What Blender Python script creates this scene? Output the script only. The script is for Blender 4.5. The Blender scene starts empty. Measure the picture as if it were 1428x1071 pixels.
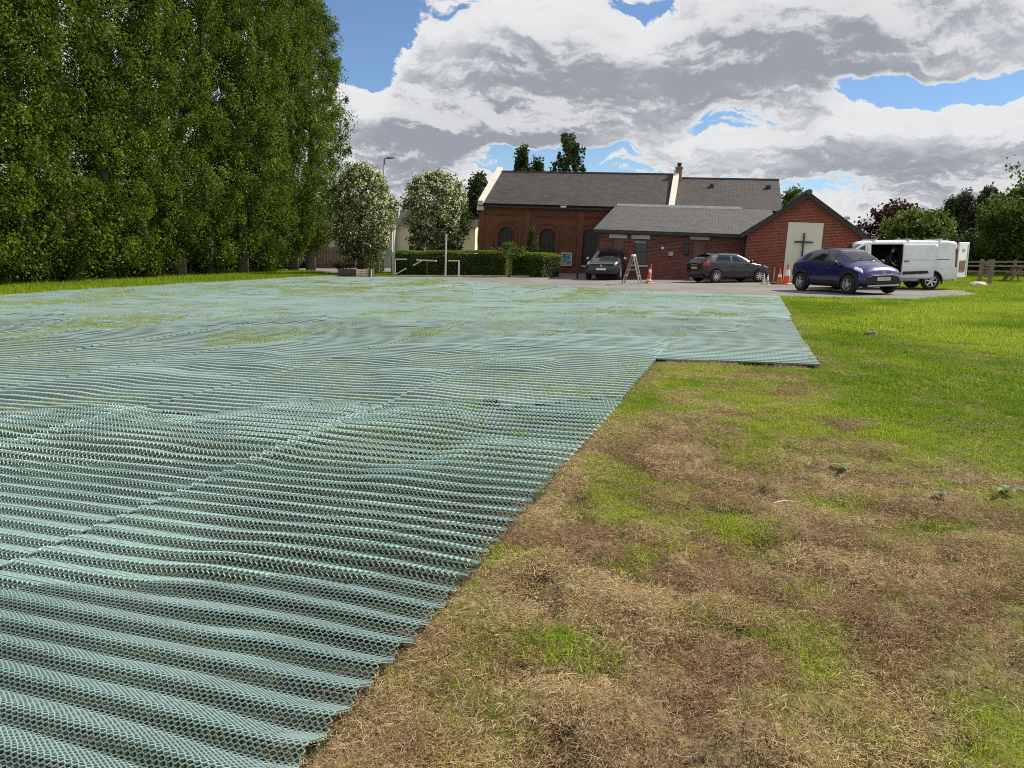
import bpy, bmesh, math, random
import numpy as np
from mathutils import Vector, Matrix

random.seed(11)
RNG = np.random.default_rng(7)
PI = math.pi
scene = bpy.context.scene
COL = scene.collection

# ------------------------------------------------------------------ camera
# The field rises gently to the right (cross slope TH); the camera stands square to the slope.
FPX, IW, IH = 1040.0, 1428.0, 1071.0
HC, TH = 1.55, 0.042
PITCH = math.atan((IH / 2 - 350.0) / FPX)
RT = Matrix.Rotation(-TH, 3, 'Y')          # field frame -> world
cam_d = bpy.data.cameras.new('camera')
cam_d.sensor_width = 36.0
cam_d.lens = 36.0 * FPX / IW
cam_d.clip_start = 0.05
cam_d.clip_end = 3000.0
cam = bpy.data.objects.new('camera', cam_d)
COL.objects.link(cam)
_m = RT @ Matrix.Rotation(PI / 2 - PITCH, 3, 'X')
cam.matrix_world = Matrix.Translation(RT @ Vector((0, 0, HC))) @ _m.to_4x4()
scene.camera = cam
CAMP = RT @ Vector((0, 0, HC))

# ------------------------------------------------------------------ light
SUN_AZ, SUN_EL = math.radians(68), math.radians(47)
SUN = Vector((math.sin(SUN_AZ) * math.cos(SUN_EL), math.cos(SUN_AZ) * math.cos(SUN_EL), math.sin(SUN_EL)))
sun_d = bpy.data.lights.new('sun', 'SUN')
sun_d.energy = 5.0
sun_d.angle = math.radians(0.6)
sun_d.color = (1.0, 0.94, 0.84)
sun = bpy.data.objects.new('sun', sun_d)
COL.objects.link(sun)
sun.rotation_euler = (-SUN).to_track_quat('-Z', 'Y').to_euler()
scene.view_settings.view_transform = 'Standard'
scene.view_settings.look = 'None'
scene.view_settings.exposure = 0.5
scene.view_settings.gamma = 1.0
scene.view_settings.use_curve_mapping = False
scene.cycles.max_bounces = 6
scene.cycles.diffuse_bounces = 3
scene.cycles.glossy_bounces = 3
scene.cycles.transmission_bounces = 4
scene.cycles.transparent_max_bounces = 8
scene.cycles.use_adaptive_sampling = True
scene.cycles.use_denoising = False
scene.cycles.filter_width = 1.0

# field-frame pixel ray helpers: turn what was measured on the photograph into places on the ground
def ray(px, py):
    u = (px - IW / 2) / FPX; v = (py - IH / 2) / FPX
    d = Vector((u, math.cos(PITCH) - v * math.sin(PITCH), -math.sin(PITCH) - v * math.cos(PITCH)))
    return (RT @ d)
SLOPE = math.tan(TH)
def gz(x): return SLOPE * max(-70.0, min(70.0, x))
def gp(px, py):
    u = (px - IW / 2) / FPX; v = (py - IH / 2) / FPX
    d = Vector((u, math.cos(PITCH) - v * math.sin(PITCH), -math.sin(PITCH) - v * math.cos(PITCH)))
    return RT @ (d * (-HC / d.z) + Vector((0, 0, HC)))
def wp(px, py, dist):
    r = ray(px, py)
    return CAMP + r * (dist / r.y)
def ground_at(px, dist):
    """ground point at depth dist seen in column px (near the horizon row)"""
    p = wp(px, 352, dist); return Vector((p.x, p.y, gz(p.x)))
def top_z(p, py):
    """height (world z) that a point straight above p needs to show at row py"""
    lo, hi = -5.0, 40.0
    for _ in range(40):
        m = (lo + hi) / 2
        q = RT.transposed() @ (Vector((p.x, p.y, m)) - CAMP)
        c, s = math.cos(PITCH), math.sin(PITCH)
        zc = q.y * c - q.z * s; yc = q.y * s + q.z * c
        row = IH / 2 - FPX * yc / zc
        if row > py: lo = m
        else: hi = m
    return (lo + hi) / 2

# ------------------------------------------------------------------ node helpers
class N:
    def __init__(s, tree): s.t = tree; s.n = tree.nodes; s.l = tree.links
    def a(s, typ, **kw):
        nd = s.n.new(typ); ins = kw.pop('i', {})
        for k, v in kw.items(): setattr(nd, k, v)
        for k, v in ins.items():
            if isinstance(v, bpy.types.NodeSocket): s.l.new(v, nd.inputs[k])
            else: nd.inputs[k].default_value = v
        return nd
    def m(s, op, x, y=None, z=None, clamp=False):
        nd = s.n.new('ShaderNodeMath'); nd.operation = op; nd.use_clamp = clamp
        for k, v in enumerate((x, y, z)):
            if v is None: continue
            if isinstance(v, bpy.types.NodeSocket): s.l.new(v, nd.inputs[k])
            else: nd.inputs[k].default_value = v
        return nd.outputs[0]
    def mix(s, f, x, y):
        nd = s.n.new('ShaderNodeMix'); nd.data_type = 'RGBA'
        for k, v in ((0, f), (6, x), (7, y)):
            if isinstance(v, bpy.types.NodeSocket): s.l.new(v, nd.inputs[k])
            else: nd.inputs[k].default_value = v if k == 0 else (*v[:3], 1)
        return nd.outputs[2]
    def ss(s, v, lo, hi):
        nd = s.n.new('ShaderNodeMapRange'); nd.interpolation_type = 'SMOOTHSTEP'
        s.l.new(v, nd.inputs[0]); nd.inputs[1].default_value = lo; nd.inputs[2].default_value = hi
        return nd.outputs[0]
    def noise(s, vec, scale, detail=4, rough=0.55, dist=0.0):
        nd = s.n.new('ShaderNodeTexNoise')
        if vec is not None: s.l.new(vec, nd.inputs['Vector'])
        nd.inputs['Scale'].default_value = scale; nd.inputs['Detail'].default_value = detail
        nd.inputs['Roughness'].default_value = rough; nd.inputs['Distortion'].default_value = dist
        return nd.outputs[0]

def newmat(name):
    m = bpy.data.materials.new(name); m.use_nodes = True
    t = N(m.node_tree); b = m.node_tree.nodes['Principled BSDF']
    return m, t, b
def setc(b, c): b.inputs['Base Color'].default_value = (*c, 1)
def plain(name, c, rough=0.6, metal=0.0, var=0.12, scale=6.0, spec=0.5, coat=0.0, bump=0.0):
    """simple procedural surface: base colour broken up by two noises"""
    m, t, b = newmat(name)
    tc = t.a('ShaderNodeTexCoord').outputs['Object']
    n = t.noise(tc, scale, 5, 0.6)
    n2 = t.noise(tc, scale * 7, 3, 0.6)
    f = t.m('ADD', t.m('MULTIPLY', n, 0.7), t.m('MULTIPLY', n2, 0.3))
    f = t.ss(f, 0.3, 0.7)
    c0 = [x * (1 - var) for x in c]; c1 = [min(1, x * (1 + var)) for x in c]
    t.l.new(t.mix(f, c0, c1), b.inputs['Base Color'])
    b.inputs['Roughness'].default_value = rough; b.inputs['Metallic'].default_value = metal
    b.inputs['Specular IOR Level'].default_value = spec
    if coat:
        b.inputs['Coat Weight'].default_value = coat; b.inputs['Coat Roughness'].default_value = 0.04
    if bump:
        bp = t.a('ShaderNodeBump', i={'Strength': bump, 'Distance': 0.01, 'Height': f})
        t.l.new(bp.outputs[0], b.inputs['Normal'])
    return m

# ------------------------------------------------------------------ world: blue sky with cumulus
world = bpy.data.worlds.new('World'); scene.world = world; world.use_nodes = True
wt = N(world.node_tree)
for nd in list(wt.n): wt.n.remove(nd)
def azel(px, py):
    r = ray(px, py).normalized(); return math.atan2(r.x, r.y), math.asin(r.z)
# cloud density as a node group of a direction given as (azimuth, elevation)
gd = bpy.data.node_groups.new('cloud_density', 'ShaderNodeTree')
gd.interface.new_socket('P', in_out='INPUT', socket_type='NodeSocketVector')
gd.interface.new_socket('D', in_out='OUTPUT', socket_type='NodeSocketFloat')
g_ = N(gd)
gi = g_.a('NodeGroupInput'); go = g_.a('NodeGroupOutput')
warp = g_.a('ShaderNodeTexNoise', i={'Vector': gi.outputs[0], 'Scale': 9.0, 'Detail': 6.0, 'Roughness': 0.6})
wv = g_.a('ShaderNodeVectorMath', operation='SUBTRACT', i={0: warp.outputs[1], 1: (0.5, 0.5, 0.5)})
wv = g_.a('ShaderNodeVectorMath', operation='SCALE', i={0: wv.outputs[0], 'Scale': 0.085})
pw = g_.a('ShaderNodeVectorMath', operation='ADD', i={0: gi.outputs[0], 1: wv.outputs[0]})
spw = g_.a('ShaderNodeSeparateXYZ', i={0: pw.outputs[0]})
rr_ = g_.m('DIVIDE', 1.0, g_.m('ADD', g_.m('TANGENT', g_.m('MAXIMUM', spw.outputs[1], 0.0)), 0.115))
mp = g_.a('ShaderNodeCombineXYZ', i={0: g_.m('MULTIPLY', g_.m('SINE', spw.outputs[0]), rr_), 1: g_.m('MULTIPLY', g_.m('COSINE', spw.outputs[0]), rr_), 2: 3.7})
n1 = g_.noise(mp.outputs[0], 1.15, 10, 0.5)
n2 = g_.noise(mp.outputs[0], 5.0, 7, 0.6)
n3 = g_.noise(mp.outputs[0], 15.0, 5, 0.6)
dens = g_.m('ADD', g_.m('ADD', g_.m('MULTIPLY', n1, 1.15), g_.m('MULTIPLY', n2, 0.42)), g_.m('MULTIPLY', g_.m('SUBTRACT', n3, 0.5), 0.26))
def blob(px, py, rx, ry, w):
    global dens
    a0, e0 = azel(px, py)
    sx, sy = rx / FPX * 0.93, ry / FPX
    dv = g_.a('ShaderNodeVectorMath', operation='SUBTRACT', i={0: pw.outputs[0], 1: (a0, e0, 0)})
    dv = g_.a('ShaderNodeVectorMath', operation='MULTIPLY', i={0: dv.outputs[0], 1: (1 / sx, 1 / sy, 0)})
    ln = g_.a('ShaderNodeVectorMath', operation='DOT_PRODUCT', i={0: dv.outputs[0], 1: dv.outputs[0]})
    ex = g_.m('POWER', 2.718, g_.m('MULTIPLY', ln.outputs['Value'], -0.7))
    dens = g_.m('ADD', dens, g_.m('MULTIPLY', ex, w))
for b_ in [(498, 48, 40, 62, -0.58), (556, 34, 26, 18, -0.2), (1340, 118, 120, 14, -0.46), (1225, 132, 45, 17, -0.36),
           (1105, 172, 70, 15, -0.34), (770, 222, 120, 17, -0.46), (905, 6, 45, 12, -0.3), (1000, 162, 30, 14, -0.2),
           (1140, 266, 75, 16, -0.35), (660, 8, 60, 10, -0.1), (840, 260, 60, 12, -0.2),
           (680, 100, 150, 60, 0.30), (1120, 50, 190, 45, 0.34), (1260, 185, 150, 35, 0.24), (1050, 228, 130, 20, 0.26),
           (570, 180, 90, 28, 0.2), (770, 175, 120, 18, 0.22), (1380, 262, 60, 14, 0.3), (1200, 295, 120, 16, 0.2),
           (560, 235, 60, 20, 0.2)]:
    blob(*b_)
g_.l.new(dens, go.inputs[0])
gd.interface.new_socket('H', in_out='OUTPUT', socket_type='NodeSocketFloat'); g_.l.new(n2, go.inputs[1])
tc = wt.a('ShaderNodeTexCoord').outputs['Generated']
sx_ = wt.a('ShaderNodeSeparateXYZ', i={0: tc})
az = wt.m('ARCTAN2', sx_.outputs[0], sx_.outputs[1])
el = wt.m('ARCSINE', sx_.outputs[2])
def cvec(de, da=0.0):
    return wt.a('ShaderNodeCombineXYZ', i={0: wt.m('ADD', az, da), 1: wt.m('ADD', el, de), 2: 0.0}).outputs[0]
def cden(v):
    g = wt.n.new('ShaderNodeGroup'); g.node_tree = gd; wt.l.new(v, g.inputs[0]); return g.outputs[0], g.outputs[1]
d0, _h0 = cden(cvec(0.0)); d1, _h1 = cden(cvec(0.016, 0.008)); d2, _h2 = cden(cvec(0.042, 0.012))
cover = wt.ss(d0, 0.63, 0.70)
thick = wt.m('ADD', wt.m('MULTIPLY', d1, 0.5), wt.m('MULTIPLY', d2, 0.5))
shade = wt.ss(wt.m('ADD', thick, wt.m('MULTIPLY', wt.m('SUBTRACT', _h1, 0.5), 0.34)), 0.62, 1.12)
edge = wt.ss(wt.m('SUBTRACT', d0, d1), -0.05, 0.11)
ccol = wt.mix(shade, (0.80, 0.82, 0.86), (0.385, 0.415, 0.47))
ccol = wt.mix(wt.m('MULTIPLY', edge, 0.6), ccol, (1.05, 1.05, 1.05))
rim = wt.m('SUBTRACT', 1.0, wt.ss(d0, 0.67, 0.83))
ccol = wt.mix(wt.m('MULTIPLY', rim, 0.8), ccol, (1.0, 1.0, 1.0))
sky = wt.a('ShaderNodeTexSky', sky_type='NISHITA')
sky.sun_disc = False; sky.sun_elevation = SUN_EL; sky.sun_rotation = SUN_AZ
sky.air_density = 1.0; sky.dust_density = 0.0; sky.ozone_density = 6.0; sky.altitude = 0
bg1 = wt.a('ShaderNodeBackground', i={0: sky.outputs[0], 1: 0.083})
bg2 = wt.a('ShaderNodeBackground', i={0: ccol, 1: 0.60})
low = wt.ss(el, -0.02, 0.03)
ms = wt.a('ShaderNodeMixShader', i={0: wt.m('MULTIPLY', cover, low), 1: bg1.outputs[0], 2: bg2.outputs[0]})
wo = wt.a('ShaderNodeOutputWorld', i={0: ms.outputs[0]})
world.cycles.sampling_method = 'MANUAL'
world.cycles.sample_map_resolution = 512

# ------------------------------------------------------------------ numpy noise
_P = RNG.random((256, 256))
def vnoise(x, y):
    xi = np.floor(x).astype(int); yi = np.floor(y).astype(int)
    fx = x - xi; fy = y - yi
    fx = fx * fx * (3 - 2 * fx); fy = fy * fy * (3 - 2 * fy)
    a = _P[xi & 255, yi & 255]; b = _P[(xi + 1) & 255, yi & 255]
    c = _P[xi & 255, (yi + 1) & 255]; d = _P[(xi + 1) & 255, (yi + 1) & 255]
    return (a * (1 - fx) + b * fx) * (1 - fy) + (c * (1 - fx) + d * fx) * fy
def fbm(x, y, o=4, s=0.0):
    x = np.asarray(x, float) + s * 17.3; y = np.asarray(y, float) + s * 9.7
    r = 0; w = 0.5; t = 0
    for k in range(o):
        r = r + w * vnoise(x, y); t += w
        x = x * 2.03 + 5.1; y = y * 2.03 + 3.7; w *= 0.5
    return r / t
def sstep(v, lo, hi):
    t = np.clip((v - lo) / (hi - lo), 0, 1); return t * t * (3 - 2 * t)

# ------------------------------------------------------------------ mesh / object helpers
def tag(o, label=None, cat=None, group=None, kind=None):
    if label: o['label'] = label
    if cat: o['category'] = cat
    if group: o['group'] = group
    if kind: o['kind'] = kind
    return o
def empty(name, loc=(0, 0, 0), rz=0.0, label=None, cat=None, group=None):
    o = bpy.data.objects.new(name, None); COL.objects.link(o)
    o.location = loc; o.rotation_euler = (0, 0, rz); o.empty_display_size = 0.3
    return tag(o, label, cat, group)
def link(name, me, mat, parent=None):
    o = bpy.data.objects.new(name, me); COL.objects.link(o)
    for m in (mat if isinstance(mat, (list, tuple)) else [mat]): me.materials.append(m)
    if parent is not None: o.parent = parent
    return o
def npmesh(name, V, F, mat, parent=None, smooth=False, attrs=None, midx=None):
    """V (n,3), F (m,3|4) arrays; attrs {name: (n,) floats} on points"""
    me = bpy.data.meshes.new(name)
    V = np.asarray(V, np.float32); F = np.asarray(F, np.int32)
    k = F.shape[1]
    me.vertices.add(len(V)); me.vertices.foreach_set('co', V.ravel())
    me.loops.add(F.size); me.loops.foreach_set('vertex_index', F.ravel())
    me.polygons.add(len(F)); me.polygons.foreach_set('loop_start', np.arange(0, F.size, k, dtype=np.int32))
    try: me.polygons.foreach_set('loop_total', np.full(len(F), k, dtype=np.int32))
    except Exception: pass
    if smooth: me.polygons.foreach_set('use_smooth', np.ones(len(F), bool))
    me.update(calc_edges=True)
    for nm, arr in (attrs or {}).items():
        at = me.attributes.new(nm, 'FLOAT', 'POINT'); at.data.foreach_set('value', np.asarray(arr, np.float32))
    o = link(name, me, mat, parent)
    if midx is not None: me.polygons.foreach_set('material_index', np.asarray(midx, np.int32))
    return o

class MB:
    """collects simple solids, then builds ONE mesh object"""
    def __init__(s): s.v = []; s.f = []
    def add(s, V, F):
        o = len(s.v); s.v += [tuple(p) for p in V]; s.f += [tuple(i + o for i in f) for f in F]; return s
    def box(s, x0, x1, y0, y1, z0, z1, M=None):
        V = [Vector(p) for p in ((x0, y0, z0), (x1, y0, z0), (x1, y1, z0), (x0, y1, z0), (x0, y0, z1), (x1, y0, z1), (x1, y1, z1), (x0, y1, z1))]
        if M is not None: V = [M @ p for p in V]
        return s.add(V, [(0, 3, 2, 1), (4, 5, 6, 7), (0, 1, 5, 4), (1, 2, 6, 5), (2, 3, 7, 6), (3, 0, 4, 7)])
    def prism(s, poly, axis, lo, hi):
        """extrude 2D polygon along axis 'x','y' or 'z' (other two coordinates in order)"""
        n = len(poly)
        def P(q, h): return (h, q[0], q[1]) if axis == 'x' else ((q[0], h, q[1]) if axis == 'y' else (q[0], q[1], h))
        V = [P(q, lo) for q in poly] + [P(q, hi) for q in poly]
        F = [tuple(range(n)), tuple(range(2 * n - 1, n - 1, -1))]
        F += [(i, i + n, (i + 1) % n + n, (i + 1) % n) for i in range(n)]
        return s.add(V, F)
    def bar(s, p, q, w, h=None, up=(0, 0, 1)):
        h = h or w; p = Vector(p); q = Vector(q); d = (q - p).normalized(); u = Vector(up)
        if abs(d.dot(u)) > 0.95: u = Vector((1, 0, 0))
        a = d.cross(u).normalized(); b = a.cross(d)
        V = [e + a * (w / 2 * i) + b * (h / 2 * j) for e in (p, q) for i, j in ((-1, -1), (1, -1), (1, 1), (-1, 1))]
        return s.add(V, [(0, 1, 2, 3), (7, 6, 5, 4), (0, 4, 5, 1), (1, 5, 6, 2), (2, 6, 7, 3), (3, 7, 4, 0)])
    def tube(s, pts, rad, n=8, cap=True):
        pts = [Vector(p) for p in pts]; rad = rad if isinstance(rad, (list, tuple)) else [rad] * len(pts)
        V = []; F = []
        for i, p in enumerate(pts):
            d = (pts[min(i + 1, len(pts) - 1)] - pts[max(i - 1, 0)]).normalized()
            u = Vector((0, 0, 1)) if abs(d.z) < 0.9 else Vector((1, 0, 0))
            a = d.cross(u).normalized(); b = d.cross(a)
            V += [p + (a * math.cos(2 * PI * k / n) + b * math.sin(2 * PI * k / n)) * rad[i] for k in range(n)]
        for i in range(len(pts) - 1):
            F += [(i * n + k, i * n + (k + 1) % n, (i + 1) * n + (k + 1) % n, (i + 1) * n + k) for k in range(n)]
        if cap: F += [tuple(range(n - 1, -1, -1)), tuple(range((len(pts) - 1) * n, len(pts) * n))]
        return s.add(V, F)
    def lathe(s, prof, c=(0, 0, 0), axis='z', n=24):
        """prof [(r, h)...] revolved about axis through c"""
        V = []; F = []
        for r, h in prof:
            for k in range(n):
                a = 2 * PI * k / n; x, y = r * math.cos(a), r * math.sin(a)
                V.append((c[0] + x, c[1] + y, c[2] + h) if axis == 'z' else ((c[0] + x, c[1] + h, c[2] + y) if axis == 'y' else (c[0] + h, c[1] + x, c[2] + y)))
        for i in range(len(prof) - 1):
            F += [(i * n + k, i * n + (k + 1) % n, (i + 1) * n + (k + 1) % n, (i + 1) * n + k) for k in range(n)]
        return s.add(V, F)
    def build(s, name, mat, parent=None, smooth=False, bevel=0.0, loc=None):
        me = bpy.data.meshes.new(name); me.from_pydata(s.v, [], s.f)
        bm = bmesh.new(); bm.from_mesh(me)
        bmesh.ops.recalc_face_normals(bm, faces=bm.faces)
        if bevel:
            bmesh.ops.bevel(bm, geom=[e for e in bm.edges], offset=bevel, segments=1, affect='EDGES', profile=0.5)
        bm.to_mesh(me); bm.free()
        if smooth:
            for p in me.polygons: p.use_smooth = True
        o = link(name, me, mat, parent)
        if loc is not None: o.location = loc
        return o

def cut(o, cutters):
    """boolean difference of o with MB cutters, baked into o's mesh"""
    tmp = []
    for c, m in cutters:
        co = c.build('cutter', m, o.parent); tmp.append(co)
        md = o.modifiers.new('b', 'BOOLEAN'); md.operation = 'DIFFERENCE'; md.object = co; md.solver = 'EXACT'
        try: md.material_mode = 'TRANSFER'
        except Exception: pass
    bpy.context.view_layer.update()
    dg = bpy.context.evaluated_depsgraph_get(); dg.update()
    me = bpy.data.meshes.new_from_object(o.evaluated_get(dg))
    o.modifiers.clear(); old = o.data; o.data = me; bpy.data.meshes.remove(old)
    for co in tmp:
        d = co.data; bpy.data.objects.remove(co); bpy.data.meshes.remove(d)
def text_mesh(name, s, size, mat, parent, M, ext=0.001):
    cu = bpy.data.curves.new(name, 'FONT'); cu.body = s; cu.size = size; cu.extrude = ext
    cu.align_x = 'CENTER'; cu.align_y = 'CENTER'
    to = bpy.data.objects.new('t', cu); COL.objects.link(to)
    dg = bpy.context.evaluated_depsgraph_get(); dg.update()
    me = bpy.data.meshes.new_from_object(to.evaluated_get(dg))
    bpy.data.objects.remove(to); bpy.data.curves.remove(cu)
    me.materials.clear(); me.name = name
    o = link(name, me, mat, parent); o.matrix_local = M
    return o
def copy_tree(o, parent=None):
    c = o.copy(); COL.objects.link(c); c.parent = parent
    for ch in o.children: copy_tree(ch, c)
    return c
# ------------------------------------------------------------------ where things lie on the field
UM = Vector((math.cos(math.radians(17.5)), -math.sin(math.radians(17.5))))     # across the mats
DM = Vector((math.sin(math.radians(17.5)), math.cos(math.radians(17.5))))      # along the mats
def ab(x, y): return x * UM.x + y * UM.y, x * DM.x + y * DM.y
def xy(a, b): return a * UM.x + b * DM.x, a * UM.y + b * DM.y
MAT_W = 2.16
A_R = -1.2
def b_far(a):
    return np.interp(a, [-26, -24, -17.1, -10.8, -4.3, -1.2, 1.2], [40.6, 40.6, 39.0, 32.9, 29.0, 27.6, 26.9])
def in_mat(x, y, pad=0.0):
    a, b = ab(x, y)
    m1 = (a < A_R + pad) & (a > A_R - 11 * MAT_W - pad)
    m2 = (a >= A_R + pad) & (a < A_R + MAT_W + pad) & (b > 10.65 - pad)
    return (m1 | m2) & (b < b_far(a) + pad) & (b > -2.5)
def inpoly(x, y, poly):
    x = np.asarray(x); y = np.asarray(y); r = np.zeros(x.shape, bool); n = len(poly)
    for i in range(n):
        x0, y0 = poly[i]; x1, y1 = poly[(i + 1) % n]
        c = ((y0 > y) != (y1 > y)) & (x < (x1 - x0) * (y - y0) / (y1 - y0 + 1e-12) + x0)
        r ^= c
    return r
def gxy(*p): return [tuple(gp(*q)[:2]) for q in p]
TARMAC = gxy((548, 389.2), (600, 389.8), (700, 397), (785, 403), (880, 408.2), (1000, 410.8), (1090, 413.5), (1180, 417), (1270, 418), (1368, 413),
             (1345, 405.5), (1262, 403.5)) + [(19.5, 40.5), (17.0, 47.0), (3.2, 62), (3.2, 50.5)] + gxy((770, 387.6), (640, 386.4), (548, 386.2))
ROAD = gxy((330, 361), (395, 361), (470, 362), (560, 366), (600, 377), (520, 381.5), (462, 382.5), (400, 377))
def bumps(x, y):
    """small relief of the rough ground"""
    x = np.asarray(x, float); y = np.asarray(y, float)
    a, b = ab(x, y)
    th = thatch(x, y)
    near = sstep(26 - y, 0, 12)
    h = 0.055 * (fbm(x * 1.1, y * 1.1, 2, 1) - 0.5)
    cl = fbm(x * 4.2, y * 4.2, 2, 2)
    h = h + th * 0.23 * (cl - 0.5) - th * 0.06 * hole(x, y)
    h = h + (1 - th) * 0.05 * (fbm(x * 2.6, y * 2.6, 2, 3) - 0.5)
    h = h * near
    d = np.minimum(a - A_R, 4) if np.isscalar(a) else np.clip(a - A_R, -5, 4)
    k = np.where(a > A_R, sstep(d, 0.0, 0.35), 0.0)
    k = np.where((b > 10.65) & (a < A_R + MAT_W), 0.0, k)
    k = np.where(inpoly(x, y, TARMAC), 0.0, k)
    return h * k
def hole(x, y): return sstep(0.355 - fbm(x * 3.8, y * 4.8, 2, 5), 0.0, 0.06)
def thatch(x, y):
    a, b = ab(x, y)
    n = fbm(x * 0.9, y * 0.9, 4, 4); n2 = fbm(x * 2.7, y * 2.7, 3, 8)
    t = sstep(6.3 - b - 0.62 * (a - 1.0) + (n - 0.5) * 4.5, -1.2, 1.8)
    strip = sstep(1.05 - a + (n2 - .5) * .8, -0.1, 0.25) * sstep(11.2 - b, 0, 1.0) * (0.22 + 0.45 * sstep(n2, 0.46, 0.6))
    side = sstep(1.45 - a + (n2 - .5) * .5, 0, 0.3) * sstep(b, 10, 11) * 0.45 * sstep(n2, 0.42, 0.55)
    t = np.maximum(np.maximum(t * (0.62 + 0.5 * sstep(n2, 0.36, 0.58)), strip), side)
    t = t * (1 - 0.9 * sstep(a, 1.0, 1.9) * sstep(b, 6.3, 7.6))
    gp1 = sstep(fbm(x * 1.9, y * 2.4, 4, 12), 0.51, 0.61)
    return np.clip(t * (1 - 0.72 * gp1), 0, 1)

# ------------------------------------------------------------------ ground materials
def ground_mat():
    m, t, b = newmat('field_ground')
    tc = t.a('ShaderNodeTexCoord').outputs['Object']
    th = t.a('ShaderNodeAttribute', attribute_name='thatch').outputs['Fac']
    so = t.a('ShaderNodeAttribute', attribute_name='soil').outputs['Fac']
    n = t.noise(tc, 1.3, 5, 0.6); n2 = t.noise(tc, 22, 5, 0.7); n3 = t.noise(tc, 0.12, 4, 0.6); n4 = t.noise(tc, 90, 3, 0.7)
    gr = t.mix(t.ss(n, 0.35, 0.65), (0.055, 0.085, 0.006), (0.105, 0.140, 0.010))
    gr = t.mix(t.m('MULTIPLY', t.ss(n2, 0.35, 0.7), 0.75), gr, (0.145, 0.170, 0.016))
    gr = t.mix(t.m('MULTIPLY', t.ss(n3, 0.45, 0.7), 0.4), gr, (0.145, 0.150, 0.020))
    br = t.mix(t.ss(n2, 0.38, 0.62), (0.060, 0.042, 0.022), (0.20, 0.145, 0.075))
    br = t.mix(t.m('MULTIPLY', t.ss(n4, 0.4, 0.65), 0.5), br, (0.32, 0.24, 0.13))
    c = t.mix(th, gr, br)
    under = t.mix(t.ss(n, 0.4, 0.66), (0.040, 0.032, 0.022), (0.045, 0.060, 0.020))
    under = t.mix(t.m('MULTIPLY', t.ss(n2, 0.45, 0.7), 0.6), under, (0.15, 0.13, 0.07))
    c = t.mix(so, c, under)
    ho = t.a('ShaderNodeAttribute', attribute_name='hole').outputs['Fac']
    c = t.mix(t.m('MULTIPLY', ho, 0.5), c, (0.022, 0.015, 0.010))
    t.l.new(c, b.inputs['Base Color']); b.inputs['Roughness'].default_value = 0.95
    b.inputs['Specular IOR Level'].default_value = 0.1
    bp = t.a('ShaderNodeBump', i={'Strength': 0.6, 'Distance': 0.03, 'Height': t.m('ADD', n2, n4)})
    t.l.new(bp.outputs[0], b.inputs['Normal'])
    return m
def fan_ground():
    ds = [0.9]
    while ds[-1] < 900:
        d = ds[-1]; ds.append(d * (1.012 if d < 10 else 1.02 if d < 45 else 1.08))
    ds = np.array(ds)
    ts = np.concatenate([-np.geomspace(6, 0.85, 14), np.linspace(-0.8, 0.8, 230), np.geomspace(0.85, 6, 14)])
    D, T = np.meshgrid(ds, ts, indexing='ij')
    X = T * D; Y = D
    x = X.ravel(); y = Y.ravel()
    bz = bumps(x, y)
    z = SLOPE * np.clip(x, -70, 70) + bz
    nt = len(ts); F = []
    i, j = np.meshgrid(np.arange(len(ds) - 1), np.arange(nt - 1), indexing='ij')
    q = (i * nt + j).ravel()
    F = np.stack([q, q + 1, q + nt + 1, q + nt], 1)
    V = np.stack([x, y, z], 1)
    # apron behind the camera
    so = in_mat(x, y).astype(float) * 1.0
    npmesh('grass_field', V, F, ground_mat(), smooth=True, attrs={'thatch': thatch(x, y), 'soil': so, 'hole': hole(x, y) * thatch(x, y) * (~in_mat(x, y, .05))})['kind'] = 'structure'
    V2 = []; xs = np.array([-400, -70, 0, 70, 400.0])
    for yy in (-60.0, 0.92):
        for xx in xs: V2.append((xx, yy, SLOPE * max(-70, min(70, xx)) - 0.012))
    F2 = [(k, k + 1, k + 6, k + 5) for k in range(4)]
    npmesh('grass_field', V2, F2, bpy.data.materials['field_ground'], attrs={'thatch': np.ones(10) * .5, 'soil': np.zeros(10), 'hole': np.zeros(10)})['kind'] = 'structure'
fan_ground()

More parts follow.
